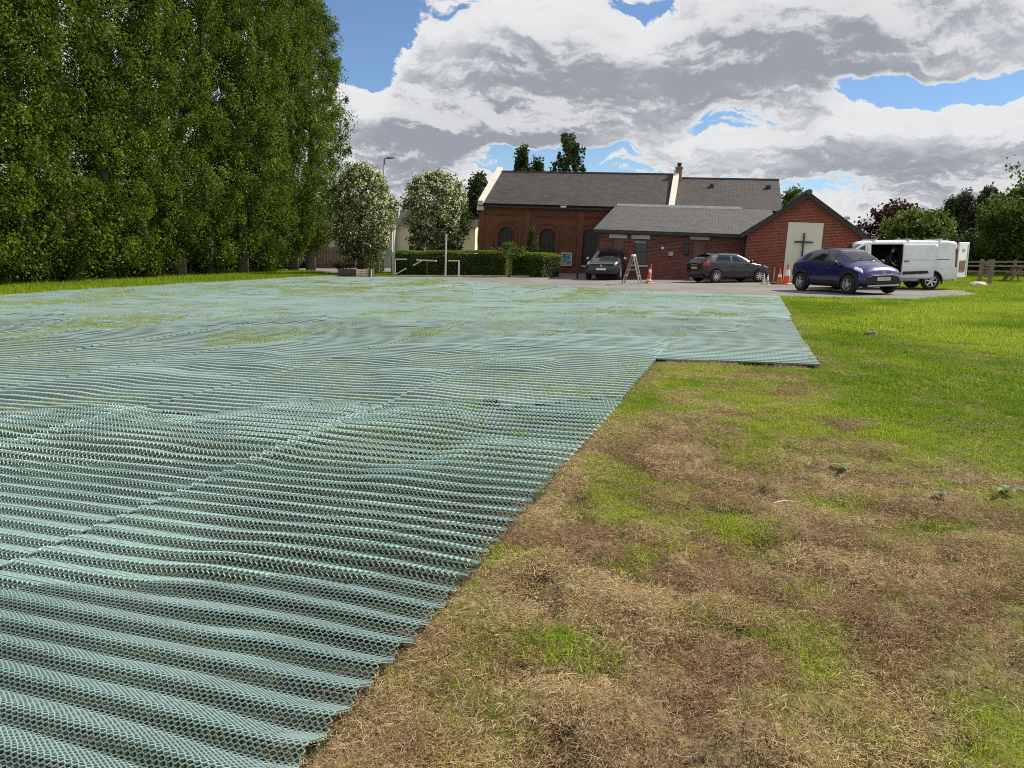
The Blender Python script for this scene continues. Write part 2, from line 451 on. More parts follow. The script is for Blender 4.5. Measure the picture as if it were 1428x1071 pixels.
def sheet(name, poly, mat, dz, step=0.8, rag=0.12, seed=0):
    """flat sheet following the slope, its outline subdivided and ragged"""
    out = []
    n = len(poly)
    for i in range(n):
        p = Vector(poly[i]); q = Vector(poly[(i + 1) % n]); L = (q - p).length; k = max(1, int(L / step))
        nr = Vector((-(q - p).y, (q - p).x)).normalized()
        for j in range(k):
            c = p.lerp(q, j / k); w = (fbm(c.x * 1.3, c.y * 1.3, 3, seed) - 0.5) * 2 * rag * min(1, L)
            out.append(c + nr * float(w))
    bm = bmesh.new()
    f = bm.faces.new([bm.verts.new((p.x, p.y, gz(p.x) + dz)) for p in out])
    bmesh.ops.triangulate(bm, faces=[f])
    me = bpy.data.meshes.new(name); bm.normal_update()
    bm.to_mesh(me); bm.free()
    o = link(name, me, mat); o['kind'] = 'structure'; return o
def tarmac_mat(name, c, seed):
    m, t, b = newmat(name)
    tc = t.a('ShaderNodeTexCoord').outputs['Object']
    n = t.noise(tc, 0.35, 5, 0.65); n2 = t.noise(tc, 40, 3, 0.8); n3 = t.noise(tc, 2.2, 5, 0.7)
    cc = t.mix(t.ss(n, 0.35, 0.65), [k * 0.75 for k in c], [k * 1.18 for k in c])
    cc = t.mix(t.m('MULTIPLY', t.ss(n3, 0.5, 0.72), 0.4), cc, (0.20, 0.18, 0.14))
    cc = t.mix(t.m('MULTIPLY', t.ss(n2, 0.35, 0.7), 0.35), cc, [k * 1.7 for k in c])
    t.l.new(cc, b.inputs['Base Color']); b.inputs['Roughness'].default_value = 0.85
    b.inputs['Specular IOR Level'].default_value = 0.25
    bp = t.a('ShaderNodeBump', i={'Strength': 0.4, 'Distance': 0.01, 'Height': n2})
    t.l.new(bp.outputs[0], b.inputs['Normal'])
    return m
M_tar = tarmac_mat('worn_tarmac', (0.155, 0.145, 0.135), 1)
M_road = tarmac_mat('road_tarmac', (0.15, 0.14, 0.14), 2)
sheet('car_park', TARMAC, M_tar, 0.012, seed=3, rag=0.22)
sheet('road', ROAD, M_road, 0.008, seed=5)
# kerb along the grass strip before the hedge
kb = MB(); P = [gp(x_, 386.3) for x_ in (556, 600, 640, 680, 720, 762)]
for p, q in zip(P, P[1:]): kb.bar(Vector((p.x, p.y, gz(p.x) + 0.03)), Vector((q.x, q.y, gz(q.x) + 0.03)), 0.13, 0.12)
M_conc = plain('pale_concrete', (0.42, 0.40, 0.36), 0.9, var=0.2, scale=3)
kb.build('kerb', M_conc)['kind'] = 'structure'

# ------------------------------------------------------------------ ground protection mats
def mat_plastic():
    m, t, b = newmat('teal_mat_plastic')
    tc = t.a('ShaderNodeTexCoord').outputs['Object']
    far = t.a('ShaderNodeAttribute', attribute_name='far').outputs['Fac']
    n = t.noise(tc, 0.9, 5, 0.6); n2 = t.noise(tc, 6, 4, 0.7); n3 = t.noise(tc, 60, 3, 0.7)
    c = t.mix(t.ss(n, 0.3, 0.7), (0.36, 0.51, 0.485), (0.44, 0.59, 0.565))
    c = t.mix(t.m('MULTIPLY', t.ss(n2, 0.5, 0.8), 0.5), c, (0.33, 0.40, 0.37))
    c = t.mix(t.m('MULTIPLY', t.ss(n3, 0.5, 0.75), 0.25), c, (0.26, 0.28, 0.20))
    # beyond the reach of single strands the sheet carries the colour of strands, gaps and grass blades together
    gtc = t.a('ShaderNodeMapping', i={0: tc, 3: (1.0, 1.0, 1.0)}).outputs[0]
    g1 = t.noise(gtc, 0.35, 6, 0.65); g2 = t.noise(gtc, 9.0, 5, 0.75)
    holes = t.m('MULTIPLY', t.ss(t.noise(gtc, 28, 3, 0.8), 0.50, 0.60), 0.38)
    cf = t.mix(holes, c, (0.055, 0.065, 0.035))
    gm = t.m('MULTIPLY', t.ss(g1, 0.44, 0.60), t.ss(g2, 0.38, 0.60))
    cf = t.mix(t.m('MULTIPLY', gm, 0.8), cf, (0.18, 0.24, 0.075))
    cf = t.mix(0.62, cf, (0.06, 0.095, 0.078))
    flank_dark = t.a('ShaderNodeAttribute', attribute_name='gap').outputs['Fac']  # painted darkness of the wave flanks; the sheet itself is closed
    cc = t.mix(t.m('MULTIPLY', flank_dark, 0.86), t.mix(t.m('MULTIPLY', far, 0.55), t.mix(t.m('MULTIPLY', t.ss(flank_dark, -0.5, 0.02), 0.0), c, c), cf), (0.050, 0.068, 0.050))
    t.l.new(cc, b.inputs['Base Color'])
    tr = t.a('ShaderNodeBsdfTranslucent', i={0: cc})
    mx = t.a('ShaderNodeMixShader', i={0: t.m('MULTIPLY', t.m('SUBTRACT', 1.0, far), 0.20), 1: b.outputs[0], 2: tr.outputs[0]})
    t.l.new(mx.outputs[0], m.node_tree.nodes['Material Output'].inputs[0])
    b.inputs['Roughness'].default_value = 0.62; b.inputs['Specular IOR Level'].default_value = 0.25
    return m
M_mat = mat_plastic()
WP = 0.155
def warp(a, b, k):
    return 0.15 * (fbm(a * 0.40 + k * 0.2, b * 0.5, 3, 20) - 0.5) + 0.032 * (fbm(a * 1.9, b * 1.5, 2, 21 + k) - 0.5) + 0.057 * k
def ridge(a, b, f):
    A = (0.0230 - 0.0025 * sstep(b, 4, 8)) * (0.66 + 0.45 * sstep(fbm(a * 0.45, b * 0.30, 3, 23), 0.30, 0.62))
    return 0.012 + A * (1 + np.cos(f + 0.5 * np.cos(f))) + 0.028 * sstep(fbm(a * 0.9, b * 0.9, 2, 25), 0.5, 0.75)
def wave(a, b, k):
    """height of the corrugated mat k at (a across, b along)"""
    return ridge(a, b, 2 * PI * (b + warp(a, b, k)) / WP)
FAR = 27.0
def roll(k, a0, a1, b0, b1, label):
    Vs = []; Fs = []; far = []; nv = 0
    a0 -= 0.03; a1 -= 0.005
    def bound(d0, a): return d0 + (0 if d0 > 60 or d0 < 6 else d0 * .30 * (fbm(a * .9, a * 0, 3, 81) - .5) + .3 * vnoise(a * 11.0, a * 0 + .5))
    gaps = []
    def emit(V, F, fa, flank_dark=None):
        nonlocal nv
        gaps.append(np.zeros(len(V)) if flank_dark is None else flank_dark)
        Vs.append(V); Fs.append(F + nv); far.append(np.zeros(len(V)) + fa); nv += len(V)
    # single strands, zig-zagging so that neighbours meet and form cells
    zz = np.array([1, 1, -1, -1]) * 0.5
    NEAR = 7.2
    for lod, (lo, hi, pl, Ll, mg) in enumerate(((1.3, 3.2, .0130, .0175, .5), (3.2, 5.2, .0150, .020, .5), (5.2, NEAR, .0195, .025, .5))):
        s_ = Ll / 4
        for i, ac in enumerate(np.arange(a0, a1, pl)):
            blo = max(b0, (lo - ac * UM.y) / DM.y); bhi = min(b1, ((hi + (1.6 if hi == NEAR else 0)) - ac * UM.y) / DM.y, float(b_far(ac)))
            if bhi - blo < 0.05: continue
            j = np.arange(math.floor(blo / s_), math.ceil(bhi / s_) + 1)
            b = j * s_
            ph = zz[j % 4] * (1 if i % 2 else -1)
            edge = 0.03 * (fbm(b * 2.2, b * 0 + k, 2, 31) - .5)
            a = ac + ph * pl * (0.8 if lod > 1 else 1) + edge
            x = a * UM.x + b * DM.x; y = a * UM.y + b * DM.y
            vis = (np.abs(x) < 0.695 * y + mg)
            if hi == NEAR: vis &= y < float(bound(NEAR, np.array([ac]))[0])
            if not vis.any(): continue
            z = wave(a, b, k) + SLOPE * x
            P = np.stack([x, y, z], 1)
            T = np.gradient(P, axis=0); T /= np.linalg.norm(T, axis=1, keepdims=True) + 1e-9
            C = np.array([UM.x, UM.y, SLOPE * UM.x]); C = C / np.linalg.norm(C)
            Nn = np.cross(C[None], T); Nn = Nn * np.sign(Nn[:, 2:3])
            Nn /= np.linalg.norm(Nn, axis=1, keepdims=True) + 1e-9
            S = np.cross(T, Nn); S /= np.linalg.norm(S, axis=1, keepdims=True) + 1e-9
            n = len(P); q = np.arange(n - 1)[vis[:-1]]
            if lod == 0:
                w, hh = 0.0020, 0.009
                V = np.concatenate([P, P + Nn * hh - S * w, P + Nn * hh + S * w])
                F = np.concatenate([np.stack([q, q + 1, q + n + 1, q + n], 1), np.stack([q + n, q + n + 1, q + 2 * n + 1, q + 2 * n], 1)])
            else:
                w, hh = ((.0019, .0095), (.0014, .0100))[lod - 1]
                w *= (1 if i % 2 else -1)
                V = np.concatenate([P - S * w, P + Nn * hh + S * w])
                F = np.stack([q, q + 1, q + n + 1, q + n], 1)
            emit(V, F, 0.0)
    # beyond: closed ridge bands; darkness of the camera-side flank is painted by wave phase
    for lo, hi, da, nper, mg in ((NEAR, 11.5, .026, 10, .6), (11.5, 17.0, .060, 10, .8), (17.0, 28.0, .13, 8, 1.0), (28.0, 80.0, .26, 8, 2.5)):
        av = np.arange(a0, a1 + da * .5, da)
        blo = max(b0, (lo * .84 - a0 * UM.y) / DM.y - 0.3); bhi = min(b1, (hi * 1.16 - a1 * UM.y) / DM.y + 0.6)
        if bhi <= blo: continue
        nn = np.arange(math.floor(blo / WP * nper), math.ceil(bhi / WP * nper) + 1)
        A_, N_ = np.meshgrid(av, nn, indexing='ij')
        B0 = N_ * WP / nper
        B_ = B0 - warp(A_, B0, k)
        if k == 0 or True: B_ = np.maximum(B_, b0 + 0.02 * fbm(A_ * 3, A_ * 0, 2, 61))
        A2 = A_ + 0.03 * (fbm(B_ * 2.2, B_ * 0 + k, 2, 31) - .5)
        x = A2 * UM.x + B_ * DM.x; y = A2 * UM.y + B_ * DM.y
        bfar = b_far(A_) + 0.3 * (fbm(A_ * 1.5, A_ * 0, 2, 33) - .5)
        z = ridge(A2, B_, 2 * PI * N_ / nper) + SLOPE * x + 0.009
        na, nb = A_.shape
        i, j = np.meshgrid(np.arange(na - 1), np.arange(nb - 1), indexing='ij')
        ok = ((B_ < bfar) & (y > bound(lo, A_)) & (y <= bound(hi, A_) + .12) & (np.abs(x) < 0.695 * y + mg) & (B_ > b0 + 1e-6))[:-1, :-1]
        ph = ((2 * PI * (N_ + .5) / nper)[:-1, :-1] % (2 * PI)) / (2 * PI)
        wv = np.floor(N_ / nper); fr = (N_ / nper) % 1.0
        run = vnoise(A_ * 1.3 + wv * 13.7, wv * 7.3 + 0.5)                    # painted flank darkness wanders along each wave
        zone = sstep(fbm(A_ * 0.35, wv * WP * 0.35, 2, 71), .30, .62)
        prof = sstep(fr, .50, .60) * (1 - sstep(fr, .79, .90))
        gap = prof * np.clip(.25 + 1.0 * run + .3 * zone, 0, 1)  # flank darkness put into the colour, for dim ground seen between cells
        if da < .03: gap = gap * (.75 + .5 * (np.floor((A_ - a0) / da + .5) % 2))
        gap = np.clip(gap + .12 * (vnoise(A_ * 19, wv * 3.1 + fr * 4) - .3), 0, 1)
        q = (i * nb + j)[ok].ravel()
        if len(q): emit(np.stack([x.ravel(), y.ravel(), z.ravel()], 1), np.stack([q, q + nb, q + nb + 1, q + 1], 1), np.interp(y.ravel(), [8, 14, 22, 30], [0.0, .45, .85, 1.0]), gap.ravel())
    V = np.concatenate(Vs); F = np.concatenate(Fs); fa = np.concatenate(far)
    used = np.zeros(len(V), bool); used[F.ravel()] = True
    idx = np.cumsum(used) - 1
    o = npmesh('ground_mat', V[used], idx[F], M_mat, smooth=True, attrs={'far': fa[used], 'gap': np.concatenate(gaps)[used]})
    tag(o, label, 'ground mat', 'strips of teal mesh matting laid over the field')
ORD = ['first', 'second', 'third', 'fourth', 'fifth', 'sixth', 'seventh', 'eighth', 'ninth', 'tenth', 'eleventh']
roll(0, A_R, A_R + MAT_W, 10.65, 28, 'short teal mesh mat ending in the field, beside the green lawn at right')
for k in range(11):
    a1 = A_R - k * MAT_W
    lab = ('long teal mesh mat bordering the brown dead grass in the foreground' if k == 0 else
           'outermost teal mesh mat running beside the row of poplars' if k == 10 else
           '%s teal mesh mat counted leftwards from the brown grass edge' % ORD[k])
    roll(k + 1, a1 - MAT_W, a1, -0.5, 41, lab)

# ------------------------------------------------------------------ grass, straw, weeds (geometry nodes scatter: nobody could count it)
def blade_src(name, n, rad, l0, l1, w0, lean, lying, mat, seed, seg=2, zmax=0.0):
    r = np.random.default_rng(seed); V = []; F = []; rv = []
    for _ in range(n):
        rr = rad * math.sqrt(r.random()); an = r.random() * 2 * PI
        p = np.array([rr * math.cos(an), rr * math.sin(an), r.random() * zmax])
        L = l0 + (l1 - l0) * r.random() ** 1.5; h = r.random() * 2 * PI
        d = np.array([math.cos(h), math.sin(h), 0.0]); s = np.array([-d[1], d[0], 0.0]) * w0 * (0.6 + 0.8 * r.random())
        if lying: e0 = r.normal() * 0.22; e1 = e0 - 0.5 * r.random(); bend = r.normal() * 0.6
        else: e0 = 1.45 - lean * r.random(); e1 = e0 - 0.5 - 0.9 * r.random(); bend = 0
        pts = [p]; 
        for q in range(seg):
            e = e0 + (e1 - e0) * q / max(1, seg - 1); hb = h + bend * q
            pts.append(pts[-1] + np.array([math.cos(hb) * math.cos(e), math.sin(hb) * math.cos(e), math.sin(e)]) * L / seg)
        b0 = len(V); c = r.random()
        if lying: s = s + np.array([0, 0, w0 * r.normal() * 0.7])
        for q, pt in enumerate(pts):
            t = 1 - q / seg * (0.35 if lying else 0.97); V += [pt - s * t, pt + s * t]; rv += [c, c]
        for q in range(seg): F.append((b0 + 2 * q, b0 + 2 * q + 1, b0 + 2 * q + 3, b0 + 2 * q + 2))
    me = bpy.data.meshes.new(name); me.from_pydata([tuple(v) for v in V], [], F)
    at = me.attributes.new('rv', 'FLOAT', 'POINT'); at.data.foreach_set('value', np.array(rv, np.float32))
    me.materials.append(mat)
    return bpy.data.objects.new(name, me)
def blade_mat(name, c0, c1, c2, c3, trans=0.35):
    """blade colour from per-blade value (rv) and per-tuft value (tint)"""
    m, t, b = newmat(name)
    rv = t.a('ShaderNodeAttribute', attribute_name='rv').outputs['Fac']
    ti = t.a('ShaderNodeAttribute', attribute_name='tint', attribute_type='INSTANCER').outputs['Fac']
    c = t.mix(ti, t.mix(rv, c0, c1), t.mix(rv, c2, c3))
    t.l.new(c, b.inputs['Base Color']); b.inputs['Roughness'].default_value = 0.6; b.inputs['Specular IOR Level'].default_value = 0.1
    tr = t.a('ShaderNodeBsdfTranslucent', i={0: c})
    mx = t.a('ShaderNodeMixShader', i={0: trans, 1: b.outputs[0], 2: tr.outputs[0]})
    t.l.new(mx.outputs[0], m.node_tree.nodes['Material Output'].inputs[0])
    return m
M_straw = blade_mat('dry_straw', (0.085, 0.048, 0.026), (0.46, 0.300, 0.170), (0.22, 0.160, 0.066), (0.62, 0.47, 0.26), 0.22)
M_grass = blade_mat('green_blades', (0.050, 0.118, 0.003), (0.200, 0.325, 0.008), (0.15, 0.235, 0.007), (0.46, 0.55, 0.045), 0.45)
SRC = dict(
    straw=[blade_src('straw_%d' % i, 200, 0.13, 0.015, 0.052, 0.0007, 0, True, M_straw, 50 + i, 2, 0.022) for i in range(3)],
    tuft=[blade_src('tuft_%d' % i, 60, 0.10, 0.025, 0.065, 0.0017, 1.1, False, M_grass, 60 + i, 2) for i in range(3)],
    lawn=[blade_src('lawn_%d' % i, 170, 0.22, 0.03, 0.075, 0.0024, 1.2, False, M_grass, 70 + i, 2) for i in range(3)],
    coarse=[blade_src('coarse_%d' % i, 120, 0.40, 0.05, 0.13, 0.0060, 1.0, False, M_grass, 80 + i, 1) for i in range(3)])
M_pale = blade_mat('pale_blades', (0.13, 0.19, 0.035), (0.25, 0.32, 0.07), (0.25, 0.29, 0.075), (0.42, 0.44, 0.15), 0.35)
SRC['pale'] = [blade_src('pale_%d' % i, 60, 0.12, 0.025, 0.06, 0.0020, 1.2, False, M_pale, 90 + i, 2) for i in range(3)]
def scatter(name, x, y, z, scale, tint, srcs, label, kind='stuff'):
    n = len(x)
    me = bpy.data.meshes.new(name); me.vertices.add(n)
    me.vertices.foreach_set('co', np.stack([x, y, z], 1).astype(np.float32).ravel())
    for nm, arr in (('sc', scale), ('tint', tint), ('rz', RNG.random(n) * 2 * PI)):
        at = me.attributes.new(nm, 'FLOAT', 'POINT'); at.data.foreach_set('value', np.asarray(arr, np.float32))
    at = me.attributes.new('pick', 'INT', 'POINT'); at.data.foreach_set('value', RNG.integers(0, len(srcs), n).astype(np.int32))
    o = bpy.data.objects.new(name, me); COL.objects.link(o); tag(o, label, kind=kind)
    ng = bpy.data.node_groups.new(name, 'GeometryNodeTree')
    ng.interface.new_socket('Geometry', in_out='INPUT', socket_type='NodeSocketGeometry')
    ng.interface.new_socket('Geometry', in_out='OUTPUT', socket_type='NodeSocketGeometry')
    t = N(ng); gi = t.a('NodeGroupInput'); go = t.a('NodeGroupOutput')
    jn = t.a('GeometryNodeJoinGeometry')
    for s in srcs[::-1]:
        oi = t.a('GeometryNodeObjectInfo'); oi.inputs['Object'].default_value = s; oi.inputs['As Instance'].default_value = True
        t.l.new(oi.outputs['Geometry'], jn.inputs[0])
    def na(nm, dt='FLOAT'):
        q = t.a('GeometryNodeInputNamedAttribute', data_type=dt); q.inputs[0].default_value = nm; return q.outputs[0]
    rot = t.a('ShaderNodeCombineXYZ', i={2: na('rz')})
    ip = t.a('GeometryNodeInstanceOnPoints', i={'Points': gi.outputs[0], 'Instance': jn.outputs[0], 'Pick Instance': True,
             'Instance Index': na('pick', 'INT'), 'Rotation': rot.outputs[0], 'Scale': na('sc')})
    t.l.new(ip.outputs[0], go.inputs[0])
    md = o.modifiers.new('scatter', 'NODES'); md.node_group = ng
    return o
def pts_in_view(dlo, dhi, dens_, tlo=-0.76, thi=0.80, pad=0.5):
    """random ground points with density dens_ (per m2, may be a function of depth) in the seen wedge"""
    area = (thi - tlo) * (dhi ** 2 - dlo ** 2) / 2 + 2 * pad * (dhi - dlo)
    n = int(area * dens_)
    y = np.sqrt(RNG.random(n) * (dhi ** 2 - dlo ** 2) + dlo ** 2)
    x = y * (tlo + (thi - tlo) * RNG.random(n)) + (RNG.random(n) - .5) * 2 * pad
    return x, y
def land(x, y): return SLOPE * x + bumps(x, y) + 0.006
def build_grass():
    def free(x, y, pad=0.0): return ~in_mat(x, y, pad) & ~inpoly(x, y, TARMAC) & ~inpoly(x, y, ROAD)
    # dry straw
    X = []; Y = []; S = []
    for lo, hi, de, sc in ((1.5, 4.5, 135, 1.0), (4.5, 8.5, 75, 1.2), (8.5, 12.5, 30, 1.6)):
        x, y = pts_in_view(lo, hi, de, -0.3, 0.80); th = thatch(x, y)
        k = free(x, y, -0.03) & (RNG.random(len(x)) < 0.12 + 1.1 * th); X.append(x[k]); Y.append(y[k]); S.append(np.full(k.sum(), sc))
    x = np.concatenate(X); y = np.concatenate(Y); s = np.concatenate(S) * (0.7 + 0.6 * RNG.random(len(x)))
    tint = sstep(fbm(x * 2.3, y * 2.6, 3, 40) + (RNG.random(len(x)) - .5) * .22, 0.36, 0.62)
    hk = ~((hole(x, y) > .35) & (RNG.random(len(x)) < .93)); x, y, s, tint = x[hk], y[hk], s[hk], tint[hk]
    scatter('dry_straw', x, y, land(x, y) - 0.004, s, tint, SRC['straw'], 'brown dry mown straw covering the ground right of the mats')
    # short green blades growing through it
    X = []; Y = []
    for lo, hi, de in ((1.5, 4.5, 170), (4.5, 9, 85)):
        x, y = pts_in_view(lo, hi, de, -0.3, 0.80); th = thatch(x, y)
        pr = 0.10 + 0.95 * (1 - th) ** 1.4
        k = free(x, y, 0.02) & (RNG.random(len(x)) < pr); X.append(x[k]); Y.append(y[k])
    x = np.concatenate(X); y = np.concatenate(Y)
    tint = np.clip(sstep(fbm(x * 1.1, y * 1.1, 3, 42), 0.3, 0.65) + 0.45 * thatch(x, y) + (RNG.random(len(x)) - .5) * .4, 0, 1)
    scatter('green_grass', x, y, land(x, y) - 0.006, 0.6 + 0.6 * RNG.random(len(x)), tint, SRC['tuft'], 'short green grass growing through the dry straw')
    # the lawn at right
    X = []; Y = []; S = []
    for lo, hi, de, sc in ((1.5, 8, 42, 0.95), (8, 14, 26, 1.1), (14, 26, 11, 1.5)):
        x, y = pts_in_view(lo, hi, de, -0.1, 0.80); th = thatch(x, y)
        k = free(x, y, 0.06) & (RNG.random(len(x)) < np.clip(1.2 * (1 - th * 1.15), 0, 1)) & (x > -1.0)
        k &= (y > 6) | (th < 0.35)
        X.append(x[k]); Y.append(y[k]); S.append(np.full(k.sum(), sc))
    x = np.concatenate(X); y = np.concatenate(Y); s = np.concatenate(S)
    a, b = ab(x, y)
    hgt = 0.75 + 0.55 * sstep(fbm(x * 0.8, y * 0.8, 3, 45), 0.4, 0.65) + 0.45 * sstep(a, 0.9, 1.4) * sstep(b, 5.5, 7.5)
    tint = np.clip(0.15 + 0.8 * sstep(fbm(x * 0.5, y * 0.5, 4, 46), 0.35, 0.68) + (RNG.random(len(x)) - .5) * .35 + 0.25 * sstep(1.0 - a, 0, .3), 0, 1)
    scatter('lawn_grass', x, y, land(x, y) - 0.008, s * hgt * 0.85, tint, SRC['lawn'], 'bright green lawn grass at the right of the field')
    # coarse far grass: right lawn beyond, strip below the poplars, strip before the hedge
    X = []; Y = []; S = []
    x, y = pts_in_view(24, 60, 6.5, -0.74, 0.80)
    k = free(x, y, 0.1) & ~((x > -1) & (x < 21) & (y > 41.5)) & (y < 58)
    X.append(x[k]); Y.append(y[k]); S.append(0.9 + 0.5 * RNG.random(k.sum()))
    x = np.concatenate(X); y = np.concatenate(Y); s = np.concatenate(S)
    left = x < -12
    s = np.where(left, s * 1.6, s * 0.8)
    tint = np.clip(0.35 + 0.8 * (fbm(x * 0.4, y * 0.4, 3, 47) - .4) + (RNG.random(len(x)) - .5) * .5, 0, 1)
    scatter('rough_grass', x, y, SLOPE * x - 0.01, s, tint, SRC['coarse'], 'rough grass along the verges beyond the mats')
    # grass pushing through the mats
    X = []; Y = []; S = []
    for lo, hi, de, sc in ((2, 5, 34, 0.7), (5, 12, 44, 0.95), (12, 24, 36, 1.3), (24, 44, 17, 1.8)):
        x, y = pts_in_view(lo, hi, de, -0.76, 0.5)
        a, b = ab(x, y)
        pat = sstep(fbm(x * 0.55, y * 0.36, 4, 48), 0.47, 0.60)
        seam = 1 - sstep(np.abs((A_R - a + MAT_W / 2) % MAT_W - MAT_W / 2), 0.0, 0.10)
        pr = pat * 0.75 + 0.05 + seam * 0.25 * sstep(fbm(x * 1.5, y * 1.5, 2, 49), .45, .6)
        pr = pr * np.where(y < 4.5, 0.35, 1.0)
        k = in_mat(x, y) & (RNG.random(len(x)) < pr)
        X.append(x[k]); Y.append(y[k]); S.append(np.full(k.sum(), sc))
    x = np.concatenate(X); y = np.concatenate(Y); s = np.concatenate(S)
    scatter('grass_in_mat', x, y, SLOPE * x + np.where(y < 6, 0.010, 0.042), s * (0.7 + 0.6 * RNG.random(len(x))), RNG.random(len(x)), SRC['pale'],
            'grass blades pushing up through the mesh mats')
build_grass()
# ------------------------------------------------------------------ building materials
def brick_mat(name, axis, c1, c2, mortar, patch, seed=0.0):
    """brick courses 225 x 75 mm laid out in the wall's own plane; axis 'x' or 'y' is the horizontal one"""
    m, t, b = newmat(name)
    tc = t.a('ShaderNodeTexCoord').outputs['Object']
    sp = t.a('ShaderNodeSeparateXYZ', i={0: tc})
    v = t.a('ShaderNodeCombineXYZ', i={0: sp.outputs[0 if axis == 'x' else 1], 1: sp.outputs[2], 2: 0.0}).outputs[0]
    br = t.a('ShaderNodeTexBrick', i={'Vector': v, 'Color1': (*c1, 1), 'Color2': (*c2, 1), 'Mortar': (*mortar, 1), 'Scale': 1.0,
              'Mortar Size': 0.010, 'Mortar Smooth': 0.1, 'Bias': 0.0, 'Brick Width': 0.225, 'Row Height': 0.075})
    n = t.noise(tc, 0.6, 5, 0.65); n2 = t.noise(tc, 3.4, 4, 0.7)
    c = t.mix(t.m('MULTIPLY', t.ss(n, 0.45, 0.7), 0.55), br.outputs[0], patch)
    dk = t.mix(t.m('MULTIPLY', t.ss(n2, 0.5, 0.75), 0.35), c, [k * 0.45 for k in c1])
    t.l.new(dk, b.inputs['Base Color']); b.inputs['Roughness'].default_value = 0.9; b.inputs['Specular IOR Level'].default_value = 0.2
    bp = t.a('ShaderNodeBump', i={'Strength': 0.5, 'Distance': 0.008, 'Height': br.outputs['Fac']}); bp.invert = True
    t.l.new(bp.outputs[0], b.inputs['Normal'])
    return m
def slate_mat(name, c1, c2, lich):
    m, t, b = newmat(name)
    tc = t.a('ShaderNodeTexCoord').outputs['Object']
    sp = t.a('ShaderNodeSeparateXYZ', i={0: tc})
    v = t.a('ShaderNodeCombineXYZ', i={0: sp.outputs[0], 1: t.m('MULTIPLY', sp.outputs[1], 1.12), 2: 0.0}).outputs[0]
    br = t.a('ShaderNodeTexBrick', i={'Vector': v, 'Color1': (*c1, 1), 'Color2': (*c2, 1), 'Mortar': (c1[0] * .3, c1[1] * .3, c1[2] * .3, 1), 'Scale': 1.0,
              'Mortar Size': 0.022, 'Mortar Smooth': 0.3, 'Bias': 0.0, 'Brick Width': 0.36, 'Row Height': 0.30})
    n = t.noise(tc, 0.5, 6, 0.7); n2 = t.noise(tc, 5, 5, 0.7)
    c = t.mix(t.m('MULTIPLY', t.ss(n, 0.4, 0.7), 0.5), br.outputs[0], lich)
    c = t.mix(t.m('MULTIPLY', t.ss(n2, 0.5, 0.8), 0.4), c, [k * 1.6 for k in c2])
    t.l.new(c, b.inputs['Base Color']); b.inputs['Roughness'].default_value = 0.7; b.inputs['Specular IOR Level'].default_value = 0.3
    bp = t.a('ShaderNodeBump', i={'Strength': 0.7, 'Distance': 0.02, 'Height': br.outputs['Fac']}); bp.invert = True
    t.l.new(bp.outputs[0], b.inputs['Normal'])
    return m
BR_hall = brick_mat('hall_brick', 'x', (0.25, 0.082, 0.046), (0.12, 0.042, 0.028), (0.15, 0.10, 0.07), (0.26, 0.10, 0.056))
BR_hall_y = brick_mat('hall_brick_side', 'y', (0.235, 0.085, 0.045), (0.16, 0.058, 0.034), (0.17, 0.115, 0.08), (0.26, 0.11, 0.055))
BR_ext = brick_mat('porch_brick', 'x', (0.24, 0.062, 0.042), (0.075, 0.027, 0.025), (0.21, 0.145, 0.12), (0.20, 0.066, 0.042))
BR_gab = brick_mat('gable_brick', 'x', (0.27, 0.052, 0.030), (0.14, 0.030, 0.020), (0.34, 0.20, 0.15), (0.25, 0.058, 0.034))
BR_gab_y = brick_mat('gable_brick_side', 'y', (0.26, 0.060, 0.036), (0.17, 0.042, 0.028), (0.30, 0.19, 0.15), (0.25, 0.065, 0.040))
SL_dark = slate_mat('old_slate', (0.034, 0.029, 0.028), (0.064, 0.055, 0.051), (0.058, 0.045, 0.036))
SL_light = slate_mat('porch_slate', (0.042, 0.041, 0.042), (0.084, 0.081, 0.079), (0.068, 0.063, 0.057))
M_stone = plain('white_stone', (0.62, 0.58, 0.50), 0.8, var=0.10, scale=2)
M_white = plain('white_paint', (0.78, 0.78, 0.76), 0.5, var=0.05, scale=3)
M_dark = plain('dark_paint', (0.018, 0.018, 0.02), 0.45, var=0.2)
M_lintel = plain('pale_lintel', (0.50, 0.49, 0.45), 0.8, var=0.1, scale=2)
M_lead = plain('pale_flashing', (0.80, 0.81, 0.82), 0.55, var=0.2, scale=4)
M_board = plain('brown_board', (0.15, 0.085, 0.055), 0.75, var=0.3, scale=5)
M_panel = plain('cream_panel', (0.68, 0.67, 0.56), 0.75, var=0.05, scale=1.2)
M_rust = plain('dark_bronze', (0.055, 0.028, 0.022), 0.6, var=0.3)
M_glass, _t, _b = newmat('dark_window_glass'); setc(_b, (0.02, 0.024, 0.026)); _b.inputs['Roughness'].default_value = 0.08
M_glassl, _t, _b = newmat('hall_window_glass'); setc(_b, (0.035, 0.038, 0.030)); _b.inputs['Roughness'].default_value = 0.3; _b.inputs['Specular IOR Level'].default_value = 0.3

PSI = math.radians(14.0)
UB = Vector((math.cos(PSI), -math.sin(PSI), 0)); VB = Vector((math.sin(PSI), math.cos(PSI), 0))
class Face:
    """vertical facade plane; hit() gives (along, height) in the building's own axes"""
    def __init__(s, o): s.o = Vector((o[0], o[1], 0))
    def hit(s, px, py):
        r = ray(px, py); t = (s.o - CAMP).dot(VB) / r.dot(VB); p = CAMP + r * t
        return (p - s.o).dot(UB), p.z
    def at(s, u, z, v=0.0): return s.o + UB * u + VB * v + Vector((0, 0, z))
    def empty(s, name, label, cat): return empty(name, s.o, -PSI, label, cat)

